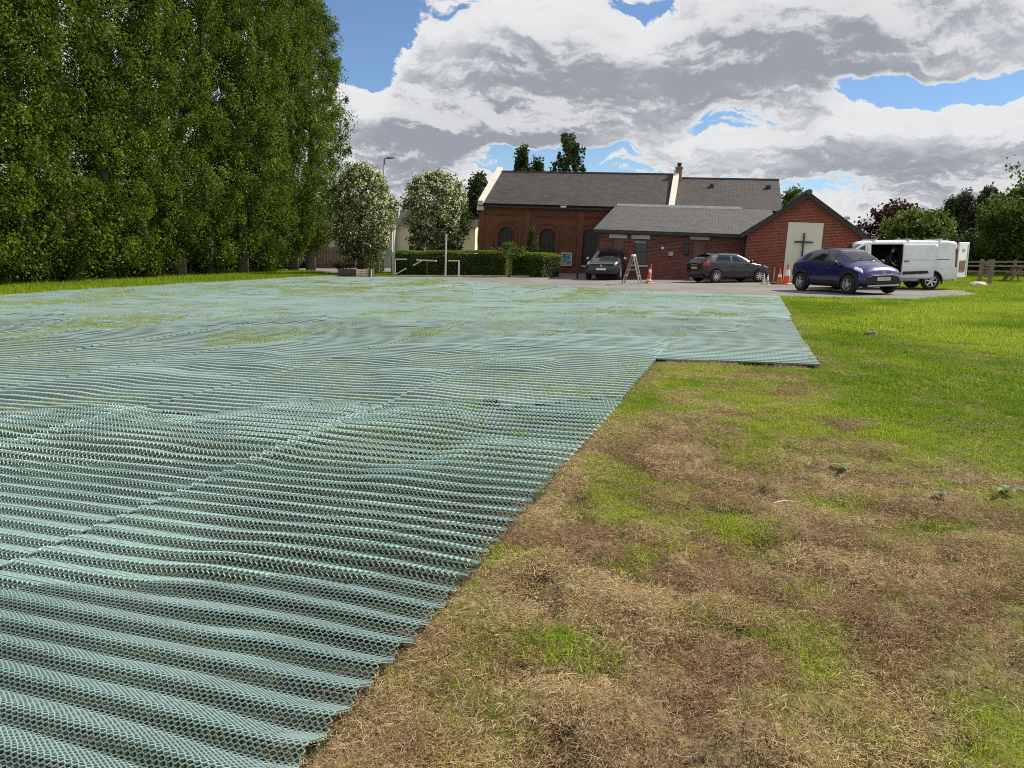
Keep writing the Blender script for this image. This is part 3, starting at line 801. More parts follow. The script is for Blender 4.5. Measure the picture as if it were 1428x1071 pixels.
def box_at(parent, name, mat, x0, x1, y0, y1, z0, z1, bevel=0.0):
    return MB().box(x0, x1, y0, y1, z0, z1).build(name, mat, parent, bevel=bevel)

# ------------------------------------------------------------------ main hall (set back behind the porch wing)
_p = wp(790, 378, 53.5)
FM = Face((_p.x, _p.y))
hall = FM.empty('church_hall', 'long old brick hall with slate roof, white gable copings and arched windows behind the hedge', 'hall')
uL, _ = FM.hit(668, 300); uR, _ = FM.hit(932, 290)
_, zE = FM.hit(760, 285)
# ridge: plane set back by half the hall's depth
HD = 4.6
FR = Face(FM.o + VB * HD)
_, zR = FR.hit(820, 243)
uEnd, _ = FR.hit(1083, 260)
_, zR2 = FR.hit(1015, 251.5)
Z0 = gz(FM.o.x) - 1.2
def arch(cx, w, zb, zs, n=12, grow=0.0):
    """outline of a round-headed opening"""
    w = w / 2 + grow
    return [(cx - w, zb - grow), (cx + w, zb - grow)] + [(cx + w * math.cos(PI * k / n), zs + w * math.sin(PI * k / n)) for k in range(n + 1)]
wall = MB().box(uL, uEnd, 0, 0.42, Z0, zE)
w_o = wall.build('front_wall', BR_hall, hall)
wins = []
for xl, xr, yt in ((694, 717, 316), (752, 774, 319), (810, 833.5, 320)):
    a0, _ = FM.hit(xl, 345); a1, _ = FM.hit(xr, 345); _, zt = FM.hit((xl + xr) / 2, yt)
    w = a1 - a0; wins.append(((a0 + a1) / 2, w, zt - w / 2 - 1.9, zt - w / 2))
cut(w_o, [(MB().prism(arch(cx, w, zb, zs), 'y', -0.2, 0.30), BR_hall) for cx, w, zb, zs in wins])
def ring(cx, w, zb, zs, r0, r1, y0, y1, name, mat, parent, n=14):
    P0 = [(cx - (w / 2 + r0), zb)] + [(cx + (w / 2 + r0) * math.cos(PI - PI * k / n), zs + (w / 2 + r0) * math.sin(PI * k / n)) for k in range(n + 1)] + [(cx + w / 2 + r0, zb)]
    P1 = [(cx - (w / 2 + r1), zb)] + [(cx + (w / 2 + r1) * math.cos(PI - PI * k / n), zs + (w / 2 + r1) * math.sin(PI * k / n)) for k in range(n + 1)] + [(cx + w / 2 + r1, zb)]
    m = MB(); N_ = len(P0)
    V = [(p[0], y0, p[1]) for p in P0] + [(p[0], y0, p[1]) for p in P1] + [(p[0], y1, p[1]) for p in P0] + [(p[0], y1, p[1]) for p in P1]
    F = []
    for i in range(N_ - 1):
        F += [(i, i + 1, N_ + i + 1, N_ + i), (N_ + i, N_ + i + 1, 3 * N_ + i + 1, 3 * N_ + i), (2 * N_ + i, 2 * N_ + i + 1, i + 1, i), (2 * N_ + i, 2 * N_ + i + 1, 3 * N_ + i + 1, 3 * N_ + i)]
    m.add(V, F); return m.build(name, mat, parent)
M_archb = plain('arch_brick', (0.15, 0.05, 0.032), 0.9, var=0.25, scale=8)
for cx, w, zb, zs in wins:
    ring(cx, w, zb, zs, 0.0, 0.26, -0.035, 0.05, 'brick_arch', M_archb, hall)
    ring(cx, w, zb, zs, 0.34, 0.46, -0.06, 0.02, 'hood_mould', BR_hall, hall)
    fr = ring(cx, w, zb, zs, -0.09, 0.0, 0.17, 0.24, 'window', M_dark, hall)
    MB().prism(arch(cx, w - 0.02, zb, zs), 'y', 0.225, 0.245).build('pane', M_glassl, fr)
    mb = MB()
    for k in (-1, 0, 1):
        mb.box(cx + k * w / 4 - 0.03, cx + k * w / 4 + 0.03, 0.175, 0.22, zb, zs + (w / 2 if k == 0 else w * 0.40))
    for z in (zs - 1.25, zs - 0.62, zs - 0.02): mb.box(cx - w / 2, cx + w / 2, 0.178, 0.216, z, z + 0.05)
    mb.build('glazing_bar', M_dark, fr)
    box_at(hall, 'sill', M_stone, cx - w / 2 - 0.1, cx + w / 2 + 0.1, -0.08, 0.2, zb - 0.12, zb)
    # square-headed recess line above each arch
    zt = zs + w / 2 + 0.85
    mm = MB().box(cx - w * 0.85, cx + w * 0.85, -0.07, 0.0, zt, zt + 0.09)
    for k in range(9): mm.box(cx - w * 0.85 + k * w * 0.2, cx - w * 0.85 + k * w * 0.2 + w * 0.1, -0.06, 0.0, zt - 0.09, zt)
    mm.build('corbel_band', M_archb, hall)
mm = MB()
k = uL
while k < uR: mm.box(k, k + 0.13, -0.10, 0, zE - 0.42, zE - 0.12); k += 0.27
mm.box(uL, uEnd, -0.12, 0, zE - 0.12, zE - 0.01); mm.box(uL, uR, -0.04, 0, zE - 0.82, zE - 0.74)
mm.build('corbel_course', M_archb, hall)
for u in (uL, FM.hit(731, 330)[0], FM.hit(798, 330)[0] + 0.35):
    box_at(hall, 'pilaster', BR_hall, u, u + 0.42, -0.09, 0.0, Z0, zE - 0.42)
box_at(hall, 'back_wall', BR_hall, uL, uEnd, 2 * HD - 0.3, 2 * HD, Z0, zE)
for nm, u0, u1, zr in (('gable_wall', uL, uL + 0.4, zR), ('gable_wall', uR, uR + 0.35, zR), ('gable_wall', uEnd - 0.35, uEnd, zR2 - 0.05)):
    MB().prism([(0.002, Z0), (2 * HD - .002, Z0), (2 * HD - .002, zE - 0.02), (HD, zr - 0.06), (0.002, zE - 0.02)], 'x', u0 + 0.003, u1 - 0.003).build(nm, BR_hall_y, hall)
def roof_slab(parent, name, mat, u0, u1, v0, z0, v1, z1, th=0.09):
    d = Vector((v1 - v0, z1 - z0)).normalized(); n = Vector((-d.y, d.x)) * th
    if n.y < 0: n = -n
    return MB().prism([(v0, z0), (v1, z1), (v1 + n.x, z1 + n.y), (v0 + n.x, z0 + n.y)], 'x', u0, u1).build(name, mat, parent)
sl = (zR - zE) / HD
roof_slab(hall, 'roof', SL_dark, uL + 0.34, uR + 0.01, -0.25, zE - 0.25 * sl + 0.02, HD, zR)
roof_slab(hall, 'roof', SL_dark, uL + 0.34, uR + 0.01, 2 * HD + 0.25, zE - 0.25 * sl + 0.02, HD + 0.002, zR)
sl2 = (zR2 - zE) / HD
roof_slab(hall, 'lower_roof', SL_dark, uR + 0.36, uEnd + 0.12, -0.25, zE - 0.25 * sl2, HD, zR2)
roof_slab(hall, 'lower_roof', SL_dark, uR + 0.36, uEnd + 0.12, 2 * HD + 0.25, zE - 0.25 * sl2, HD + 0.002, zR2)
M_ridge = plain('ridge_tile', (0.085, 0.075, 0.072), 0.8, var=0.2)
MB().bar((uL + 0.3, HD, zR + 0.10), (uR, HD, zR + 0.10), 0.22, 0.12).build('ridge', M_ridge, hall)
MB().bar((uR + 0.35, HD, zR2 + 0.10), (uEnd + 0.12, HD, zR2 + 0.10), 0.22, 0.12).build('ridge', M_ridge, hall)
for u in (uL + 0.17, uR + 0.2):
    cp = MB()
    cp.prism([(-0.35, zE - 0.25), (-0.02, zE - 0.25), (HD, zR + 0.0), (2 * HD + .02, zE - .25), (2 * HD + 0.35, zE - 0.25), (2 * HD + .35, zE + 0.12), (HD, zR + 0.42), (-0.35, zE + 0.12)], 'x', u - 0.19, u + 0.19)
    cp.build('coping', M_stone, hall)
    box_at(hall, 'kneeler', M_stone, u - 0.25, u + 0.25, -0.36, 0.0, zE - 0.55, zE - 0.25)
cu_, _ = FR.hit(946.5, 245); _, cz0 = FR.hit(946, 233.5)
ch = MB().box(cu_ - 0.22, cu_ + 0.22, HD - 0.45, HD + 0.1, zR - 0.8, cz0 - 0.12).box(cu_ - 0.27, cu_ + 0.27, HD - 0.5, HD + 0.15, cz0 - 0.12, cz0).build('chimney', plain('chimney_brick', (0.25, 0.17, 0.13), 0.9, var=0.3, scale=9), hall)
MB().lathe([(0.13, 0), (0.16, 0.3), (0.12, 0.3), (0.1, 0)], (cu_, HD - 0.2, cz0), n=12).build('chimney_pot', M_dark, ch)
MB().box(uL, uR, -0.36, -0.25, zE - 0.30, zE - 0.19).build('gutter', M_dark, hall)
for px_, py_ in ((968, 262), (1051, 263)):
    u, z = FM.hit(px_, py_); vv = 3.2
    box_at(hall, 'roof_vent', M_dark, u + 1.0, u + 1.3, vv - .15, vv + .15, zE + sl2 * vv + 0.0, zE + sl2 * vv + 0.28)
# small things fixed to or standing at the hall wall
u, z = FM.hit(787, 290)
fl = FM.empty('floodlight', 'black floodlight under the hall eaves between the arched windows', 'floodlight'); fl.location = FM.at(u, z)
MB().box(-0.22, 0.22, -0.42, -0.14, -0.02, 0.14).build('lamp_housing', M_dark, fl, bevel=0.02)
MB().box(-0.19, 0.19, -0.44, -0.42, 0.0, 0.12).build('lens', M_lead, fl)
MB().bar((0, -0.14, 0.05), (0, 0.02, 0.05), 0.06).build('bracket', M_dark, fl)
u0, z1 = FM.hit(783, 352); u1, z0 = FM.hit(797, 371)
M_blue = plain('pale_blue_poster', (0.27, 0.42, 0.50), 0.4, var=0.1, scale=5)
nb = FM.empty('noticeboard', 'pale blue church noticeboard in a white frame on the hall wall', 'noticeboard'); nb.location = FM.at(u0, z0)
W_, H_ = u1 - u0, z1 - z0
MB().box(0, W_, -0.10, -0.02, 0, H_).build('frame', M_white, nb)
MB().box(0.05, W_ - 0.05, -0.112, -0.10, 0.05, H_ - 0.05).build('board', M_blue, nb)
nm = MB()
for i_, (a_, b_, c_, d_) in enumerate(((.12, .45, .78, .9), (.5, .9, .82, .88), (.12, .5, .6, .72), (.55, .85, .58, .70), (.15, .2, .2, .52), (.3, .36, .2, .5), (.45, .52, .3, .52), (.6, .9, .2, .3))):
    nm.box(a_ * W_, b_ * W_, -0.116, -0.112, c_ * H_, d_ * H_)
nm.build('print', plain('navy_print', (0.05, 0.08, 0.13), 0.5), nb)

# ------------------------------------------------------------------ porch wing
_p = gp(832, 388.6)
FE = Face((_p.x, _p.y))
por = FE.empty('porch_wing', 'low brick porch wing with pale slate lean-to roof, boarded openings and pale lintels', 'building')
eR, _ = FE.hit(1085, 350)
_, ezE = FE.hit(900, 323.5)
ZE0 = gz(FE.o.x) - 0.5
dep = (FM.o - FE.o).dot(VB)
pw = MB().box(0, eR, 0, 0.3, ZE0, ezE).build('front_wall', BR_ext, por)
ops = []
for xl, xr, yt, yb in ((853.5, 871, 332.5, 392), (884, 903, 333.5, 369.5), (965.5, 985, 334.5, 392)):
    a0, _ = FE.hit(xl, 345); a1, _ = FE.hit(xr, 345); _, z1 = FE.hit((xl + xr) / 2, yt); _, z0 = FE.hit((xl + xr) / 2, yb)
    ops.append((a0, a1, z0, z1))
cut(pw, [(MB().box(a0, a1, -0.2, 0.14, z0, z1), BR_ext) for a0, a1, z0, z1 in ops])
for i_, (a0, a1, z0, z1) in enumerate(ops):
    xl, xr = ((850, 875), (881, 907), (963, 990))[i_]
    l0, zt = FE.hit(xl, 326.5 + i_ * 0.8); l1, _ = FE.hit(xr, 327)
    box_at(por, 'lintel', M_lintel, l0, l1, -0.05, 0.1, z1 + 0.01, zt)
    if i_ == 1:
        fr = MB().box(a0, a0 + 0.06, 0.06, 0.13, z0, z1).box(a1 - 0.06, a1, 0.06, 0.13, z0, z1).box(a0 + .06, a1 - .06, 0.06, 0.13, z1 - 0.06, z1).box(a0 + .06, a1 - .06, 0.06, 0.13, z0, z0 + 0.06).box(a0 + .06, a1 - .06, 0.062, 0.128, (z0 + z1) / 2 - 0.03, (z0 + z1) / 2 + 0.03).build('window', M_dark, por)
        MB().box(a0 + .05, a1 - .05, 0.1, 0.12, z0 + .05, z1 - .05).build('pane', M_glass, fr)
        box_at(por, 'sill', M_lintel, a0 - 0.08, a1 + 0.08, -0.09, 0.12, z0 - 0.09, z0)
        text_mesh('lettering', 'Welcome', 0.17, M_white, fr, Matrix.Translation((a0 * 0.62 + a1 * 0.38, 0.055, z1 - 0.16)) @ Matrix.Rotation(PI / 2, 4, 'X'))
    else:
        zm = z1 - 0.95
        d = MB().box(a0 + 0.05, a1 - 0.05, 0.07, 0.12, zm, z1 - 0.04).build('boarding', M_board, por)
        MB().box(a0 + 0.05, a1 - 0.05, 0.06, 0.12, ZE0, zm - 0.02).build('door_panel', plain('dark_red_door_%d' % i_, (0.11, 0.035, 0.03), 0.6, var=0.25), por)
        MB().box(a0, a0 + 0.05, 0.04, 0.13, ZE0, z1).box(a1 - 0.05, a1, 0.04, 0.13, ZE0, z1).build('door_frame', M_dark, por)
box_at(por, 'left_wall', BR_hall_y, 0.002, 0.3, 0.302, dep - 0.002, ZE0, ezE - 0.02)
# roof: front slope to a break, then up to the hall
_, zF = Face(FM.o - VB * 0.02).hit(900, 287.5)
roof_slab(por, 'roof', SL_light, -0.3, eR + 0.25, -0.35, ezE - 0.03, dep - 0.14, zF - 0.10, 0.08)
MB().prism([(0.31, ezE - 0.3), (dep - .15, ezE - 0.3), (dep - .15, zF - 0.14), (0.31, ezE + .0)], 'x', 0.01, 0.2).build('side_gable', BR_hall_y, por)
MB().box(-0.2, eR - 1.6, dep - 0.45, dep - 0.14, zF - 0.12, zF + 0.10).build('flashing', M_lead, por)
MB().box(-0.3, eR, -0.47, -0.35, ezE - 0.12, ezE + 0.0).build('gutter', M_dark, por)
MB().box(-0.3, eR, -0.35, 0.0, ezE - 0.16, ezE - 0.04).build('fascia', M_dark, por)
u, z = FE.hit(935.5, 354)
t_ = MB().box(-0.13, 0.13, -0.12, 0.0, -0.12, 0.12).build('meter_box', plain('grey_box_paint', (0.40, 0.36, 0.36), 0.5), bevel=0.015)
t_.location = FE.at(u, z); t_.rotation_euler = (0, 0, -PSI); tag(t_, 'pale grey meter box fixed to the porch brickwork', 'meter box')
u, z = FE.hit(924, 346)
t_ = MB().lathe([(0.0, -0.1), (0.07, -0.1), (0.085, -0.05), (0.085, 0.0)], (0, 0, 0), 'y', 14).build('wall_light', M_white)
t_.location = FE.at(u, z); t_.rotation_euler = (0, 0, -PSI); tag(t_, 'small round white wall light above the meter box', 'wall light')
u, z = FE.hit(957, 347)
t_ = MB().box(-0.14, 0.14, -0.16, 0.0, -0.3, 0.3).build('wall_box', M_dark, bevel=0.02)
t_.location = FE.at(u, z); t_.rotation_euler = (0, 0, -PSI); tag(t_, 'dark box on the brick wall left of the boarded door', 'wall box')

# ------------------------------------------------------------------ gable wing with the cross
_p = gp(1036, 391.5)
FG = Face((_p.x, _p.y))
gab = FG.empty('gable_wing', 'red brick gable wing with black verges and a tall cream panel on its front', 'building')
gR, _ = FG.hit(1219, 345); gP, zP = FG.hit(1127, 272)
gL = 0.0
_, gzE = FG.hit(1036, 323.0)
gR = gP * 2 - gL
Zg = gz(FG.o.x) - 0.6
MB().prism([(gL, Zg), (gR, Zg), (gR, gzE), (gP, zP), (gL, gzE)], 'y', 0.0, 0.3).build('front_wall', BR_gab, gab)
gdep = 9.0
box_at(gab, 'side_wall', BR_gab_y, gL, gL + 0.3, 0.302, gdep, Zg, gzE - .02)
box_at(gab, 'side_wall', BR_gab_y, gR - 0.3, gR, 0.302, gdep, Zg, gzE - .02)
sg = (zP - gzE) / (gP - gL)
for sgn in (-1, 1):
    e = 0.32
    x0, z0 = gP + sgn * (gP - gL + e), gzE - sg * e
    th = 0.14
    MB().prism([(gP, zP + 0.01), (x0, z0 + 0.01), (x0, z0 + th), (gP, zP + th)], 'y', -0.32, gdep).build('roof', SL_dark, gab)
    MB().prism([(gP + sgn * 0.004, zP - 0.13), (x0, z0 - 0.15), (x0, z0 + 0.012), (gP + sgn * 0.004, zP + 0.012)], 'y', -0.34, -0.28).build('bargeboard', M_dark, gab)
MB().bar((gP, -0.36, zP + 0.16), (gP, gdep, zP + 0.16), 0.26, 0.14).build('ridge', M_ridge, gab)
MB().tube([(gP, -0.40, zP + 0.12), (gP, -0.30, zP + 0.12)], 0.14, 12).build('ridge_cap', M_ridge, gab)
q = [FG.hit(1100, 310), FG.hit(1147, 311), FG.hit(1141, 397), FG.hit(1090, 397)]
pa0 = (q[0][0] + q[3][0]) / 2; pa1 = (q[1][0] + q[2][0]) / 2
box_at(gab, 'panel', M_panel, pa0, pa1, -0.05, -0.002, gz(FG.o.x) + 0.05, (q[0][1] + q[1][1]) / 2)
c0 = FG.hit(1121.3, 325); c1 = FG.hit(1117, 366); c2 = FG.hit(1107.5, 337.2); c3 = FG.hit(1133, 338)
cx = (c0[0] + c1[0]) / 2
cr = FG.empty('cross', 'slim dark metal cross fixed on the cream panel of the gable', 'cross'); cr.location = FG.at(cx, 0, -0.1)
MB().bar((0, -0.03, c1[1] - 0.02), (0, -0.03, c0[1]), 0.075).build('upright', M_rust, cr)
zc_ = (c2[1] + c3[1]) / 2
MB().bar((c2[0] - cx, -0.032, zc_), (c3[0] - cx, -0.032, zc_), 0.07, 0.075).build('crossbar', M_rust, cr)
u, z = FG.hit(1179, 309)
fl = empty('floodlight', FG.at(u, z), -PSI, 'small floodlight standing on the right slope of the gable', 'floodlight')
MB().bar((0, -0.36, -0.1), (0, -0.36, 0.1), 0.04).build('bracket', M_dark, fl)
MB().box(-0.13, 0.13, -0.46, -0.3, 0.08, 0.24).build('lamp_housing', M_lintel, fl, bevel=0.02)
# dark downpipe between wing and porch
t_ = MB().tube([FG.at(-0.12, gz(FG.o.x), 0.3), FG.at(-0.12, gzE - 0.1, 0.3)], 0.045, 8).build('downpipe', M_dark); tag(t_, 'black downpipe in the corner between porch and gable wing', 'downpipe')
# stone pot and little plinth by the porch door
def rock(name, c, r, mat, label, cat, seed, sq=(1, 1, 0.7)):
    bm = bmesh.new(); bmesh.ops.create_icosphere(bm, subdivisions=3, radius=1.0)
    for v in bm.verts:
        n = float(fbm(v.co.x * 1.6 + seed, v.co.y * 1.6 + v.co.z, 3, seed)) - 0.5
        v.co = Vector((v.co.x * r * sq[0], v.co.y * r * sq[1], max(-0.5, v.co.z) * r * sq[2])) * (1 + 0.7 * n)
    me = bpy.data.meshes.new(name); bm.to_mesh(me); bm.free()
    o = link(name, me, mat); o.location = c; tag(o, label, cat); return o
p = gp(967, 391.5)
pot = empty('planter', (p.x, p.y, gz(p.x) - 0.02), 0, 'small stone planter with moss beside the black hatchback', 'planter')
MB().lathe([(0.0, 0), (0.17, 0), (0.22, 0.1), (0.25, 0.28), (0.22, 0.36), (0.27, 0.42), (0.24, 0.44), (0.2, 0.38), (0.0, 0.38)], n=20).build('pot', plain('sand_stone', (0.45, 0.38, 0.25), 0.9, var=0.25), pot)
MB().lathe([(0.2, 0.40), (0.17, 0.52), (0.08, 0.58), (0, 0.6)], n=12).build('moss', plain('moss', (0.13, 0.16, 0.04), 0.95, var=0.4, scale=20), pot)
# ------------------------------------------------------------------ vehicles
def paint(name, c, metal=0.35, rough=0.28):
    m, t, b = newmat(name)
    tc = t.a('ShaderNodeTexCoord').outputs['Object']
    n = t.noise(tc, 2.5, 4, 0.6); n2 = t.noise(tc, 120, 2, 0.5); d = t.noise(tc, 7, 5, 0.7)
    sp = t.a('ShaderNodeSeparateXYZ', i={0: tc})
    lowd = t.m('MULTIPLY', t.m('SUBTRACT', 1.0, t.ss(sp.outputs[2], 0.25, 0.75)), t.ss(d, 0.35, 0.75))
    cc = t.mix(t.ss(n, 0.3, 0.7), [k * 0.9 for k in c], [min(1, k * 1.08) for k in c])
    cc = t.mix(t.m('MULTIPLY', lowd, 0.35), cc, (0.16, 0.14, 0.11))
    t.l.new(cc, b.inputs['Base Color']); b.inputs['Metallic'].default_value = metal
    t.l.new(t.m('ADD', t.m('MULTIPLY', n2, 0.08), t.m('ADD', t.m('MULTIPLY', lowd, 0.3), rough)), b.inputs['Roughness'])
    b.inputs['Coat Weight'].default_value = 0.9 if max(c) > .1 else 0.55 if max(c) > .05 else 0.4; b.inputs['Coat Roughness'].default_value = 0.05
    return m
P_blue = paint('deep_blue_paint', (0.005, 0.010, 0.115), 0.4)
P_black = paint('black_paint', (0.006, 0.007, 0.009), 0.0)
P_grey = paint('dark_grey_paint', (0.045, 0.046, 0.050), 0.5)
P_white = paint('white_van_paint', (0.83, 0.85, 0.87), 0.0, 0.3)
M_trim = plain('black_plastic', (0.014, 0.014, 0.015), 0.55, var=0.2)
M_tyre = plain('tyre_rubber', (0.022, 0.021, 0.020), 0.85, var=0.3, scale=12)
M_alloy = plain('alloy', (0.62, 0.63, 0.65), 0.3, metal=0.7, var=0.08)
M_silver = plain('silver_trim', (0.55, 0.56, 0.58), 0.35, metal=0.5, var=0.1)
M_lamp, _t, _b = newmat('lamp_lens'); setc(_b, (0.80, 0.82, 0.86)); _b.inputs['Roughness'].default_value = 0.08; _b.inputs['Metallic'].default_value = 0.5
M_red, _t, _b = newmat('red_lens'); setc(_b, (0.30, 0.010, 0.014)); _b.inputs['Roughness'].default_value = 0.12
M_cglass, _t, _b = newmat('car_glass'); setc(_b, (0.015, 0.020, 0.024)); _b.inputs['Roughness'].default_value = 0.03; _b.inputs['Specular IOR Level'].default_value = 0.9
M_platew = plain('white_plate', (0.72, 0.72, 0.70), 0.4, var=0.04)
M_platey = plain('yellow_plate', (0.55, 0.42, 0.12), 0.4, var=0.04)
M_inner = plain('dark_interior', (0.012, 0.012, 0.014), 0.8)

class Shell:
    """car body surface lofted from stations; x forward, y left, z up, wheels on z = 0"""
    def __init__(s, rows, nx=110, nr=36, sm=2, smr=2):
        rows = np.array(rows, float); s.x0, s.x1 = rows[0, 0], rows[-1, 0]
        xs = s.x0 + (s.x1 - s.x0) * np.linspace(0, 1, nx)
        # denser near the two ends
        u = np.linspace(-1, 1, nx); xs = (s.x0 + s.x1) / 2 + (s.x1 - s.x0) / 2 * np.sin(u * PI / 2)
        I = lambda c: np.interp(xs, rows[:, 0], rows[:, c])
        zb, wl, zm, wm, zs, ws, zt, wt, zc = [I(c) for c in range(1, 10)]
        K = [(wl * 0, zb), (wl * .88, zb), (wl, zb + .09), (wm, zm), (ws, zs), (wt, zt), (wt * .62, zt + (zc - zt) * .72), (wt * 0, zc)]
        kr = [0, 1, 1.35, 2.6, 3.7, 5, 6, 7]
        r = np.linspace(0, 7, nr)
        Y = np.array([np.interp(r, kr, [k[0][i] for k in K]) for i in range(nx)])
        Z = np.array([np.interp(r, kr, [k[1][i] for k in K]) for i in range(nx)])
        X = np.repeat(xs[:, None], nr, 1)
        for _ in range(smr):
            for A in (Y, Z): A[:, 1:-1] = A[:, 1:-1] * .5 + (A[:, :-2] + A[:, 2:]) * .25
        for _ in range(sm):
            for A in (Y, Z): A[1:-1] = A[1:-1] * .5 + (A[:-2] + A[2:]) * .25
        s.X, s.Y, s.Z, s.xs, s.r = X, Y, Z, xs, r; s.nx, s.nr = nx, nr
    def build(s, name, mats, parent):
        nx, nr = s.nx, s.nr
        V = []
        for i in range(nx):
            V += [(s.X[i, j], s.Y[i, j], s.Z[i, j]) for j in range(nr)] + [(s.X[i, j], -s.Y[i, j], s.Z[i, j]) for j in range(nr - 2, 0, -1)]
        n = 2 * nr - 2; F = []
        for i in range(nx - 1):
            F += [(i * n + k, (i + 1) * n + k, (i + 1) * n + (k + 1) % n, i * n + (k + 1) % n) for k in range(n)]
        F += [tuple(range(n - 1, -1, -1)), tuple(range((nx - 1) * n, nx * n))]
        me = bpy.data.meshes.new(name); me.from_pydata(V, [], F)
        bm = bmesh.new(); bm.from_mesh(me); bmesh.ops.recalc_face_normals(bm, faces=bm.faces); bm.to_mesh(me); bm.free()
        for p in me.polygons: p.use_smooth = True
        return link(name, me, mats, parent)
    def P(s, x, r, side=1):
        i = np.interp(x, s.xs, np.arange(s.nx)); j = np.interp(r, s.r, np.arange(s.nr))
        i0 = int(min(i, s.nx - 2)); j0 = int(min(j, s.nr - 2)); fi, fj = i - i0, j - j0
        g = lambda A: (A[i0, j0] * (1 - fi) + A[i0 + 1, j0] * fi) * (1 - fj) + (A[i0, j0 + 1] * (1 - fi) + A[i0 + 1, j0 + 1] * fi) * fj
        return Vector((x, g(s.Y) * side, g(s.Z)))
    def patch(s, name, mat, parent, bx0, bx1, tx0, tx1, r0, r1, off=0.006, side=1, n=12, m=6, full=False, th=None):
        """panel lying on the surface: bottom edge spans bx0..bx1 at ring r0, top edge tx0..tx1 at r1"""
        g = []
        for j in range(m + 1):
            f = j / m; xa = bx0 + (tx0 - bx0) * f; xb = bx1 + (tx1 - bx1) * f; r = r0 + (r1 - r0) * f
            g.append([(xa + (xb - xa) * i / n, r) for i in range(n + 1)])
        def pt(x, r, sd):
            p = s.P(x, r, sd); a = s.P(min(x + .02, s.x1), r, sd) - s.P(max(x - .02, s.x0), r, sd); b = s.P(x, min(r + .08, 7), sd) - s.P(x, max(r - .08, 0), sd)
            nn = a.cross(b); 
            if nn.length < 1e-9: nn = Vector((0, sd, 0))
            nn.normalize()
            if nn.dot(p - Vector((p.x * 0.8, 0, 0.6))) < 0: nn = -nn
            return p, nn
        rows = []
        for row in g:
            rr = [pt(x, r, side) for x, r in row]
            rows.append(rr)
        if full:       # across the car: rings r0..7..r0
            top = []
            for row in g[:-1][::-1]: top.append([pt(x, r, -side) for x, r in row])
            rows += top
        V = [p + n_ * off for row in rows for p, n_ in row] + [p - n_ * 0.012 for row in rows for p, n_ in row]
        R, Cn = len(rows), n + 1; T = R * Cn; F = []
        for j in range(R - 1):
            for i in range(n):
                q = j * Cn + i; F.append((q, q + 1, q + Cn + 1, q + Cn))
        for i in range(n):
            F += [(i, i + 1, T + i + 1, T + i), ((R - 1) * Cn + i, (R - 1) * Cn + i + 1, T + (R - 1) * Cn + i + 1, T + (R - 1) * Cn + i)]
        for j in range(R - 1):
            F += [(j * Cn, (j + 1) * Cn, T + (j + 1) * Cn, T + j * Cn), (j * Cn + n, (j + 1) * Cn + n, T + (j + 1) * Cn + n, T + j * Cn + n)]
        me = bpy.data.meshes.new(name); me.from_pydata([tuple(v) for v in V], [], F)
        bm = bmesh.new(); bm.from_mesh(me); bmesh.ops.recalc_face_normals(bm, faces=bm.faces); bm.to_mesh(me); bm.free()
        for p in me.polygons: p.use_smooth = len(p.vertices) == 4 and p.index < (R - 1) * n
        return link(name, me, mat, parent)
    def seam(s, parent, xb, xt, r0, r1, side, mat=None, w=0.006):
        return s.patch('door_gap', mat or M_trim, parent, xb - w, xb + w, xt - w, xt + w, r0, r1, 0.0015, side, 1, 10)

def wheel(parent, x, y, r, w, style, spokes, rim=M_alloy, steer=0.0):
    s = 1 if y > 0 else -1
    e = bpy.data.objects.new('wheel', None); COL.objects.link(e); e.parent = parent; e.location = (x, y, r); e.rotation_euler = (0, 0, steer)
    h = w / 2
    ty = MB().lathe([(r * .62, -h), (r * .93, -h), (r * .985, -h * .75), (r, -h * .4), (r, h * .4), (r * .985, h * .75), (r * .93, h), (r * .66, h), (r * .64, h * .8)], axis='y', n=40)
    ty.build('tyre', M_tyre, e, smooth=True)
    o = s * h
    rm = MB()
    rm.lathe([(r * .66, o * .95), (r * .60, o * .98), (r * .57, o * .75), (r * .57, o * .2)], axis='y', n=36)
    for k in range(spokes):
        a = 2 * PI * k / spokes + 0.2
        d = Vector((math.cos(a), 0, math.sin(a)))
        if style == 'twin':
            t = Vector((-d.z, 0, d.x)) * r * 0.10
            rm.bar(d * r * .1 + t * .6 + Vector((0, o * .80, 0)), d * r * .59 + t * 1.1 + Vector((0, o * .9, 0)), r * .07, r * .10, up=(0, 1, 0))
            rm.bar(d * r * .1 - t * .6 + Vector((0, o * .80, 0)), d * r * .59 - t * 1.1 + Vector((0, o * .9, 0)), r * .07, r * .10, up=(0, 1, 0))
        else:
            rm.bar(d * r * .1 + Vector((0, o * .82, 0)), d * r * .6 + Vector((0, o * .9, 0)), r * (.17 if style == 'wide' else .13), r * .12, up=(0, 1, 0))
    rm.lathe([(0.001, o * .95), (r * .12, o * .95), (r * .14, o * .8), (r * .14, o * .5)], axis='y', n=16)
    rm.build('rim', rim, e)
    MB().lathe([(0.001, o * .35), (r * .56, o * .35), (r * .57, o * .1)], axis='y', n=24).build('brake_disc', M_trim, e)
    return e
def arch_cut(o, xs, r, wmax, wr, body_r):
    c = MB()
    for x in xs: c.lathe([(0.001, -wmax), (body_r, -wmax), (body_r, wmax), (0.001, wmax)], (x, 0, wr), 'y', 40)
    cut(o, [(c, M_trim)])
    sm = o.data
    for p in sm.polygons: p.use_smooth = True
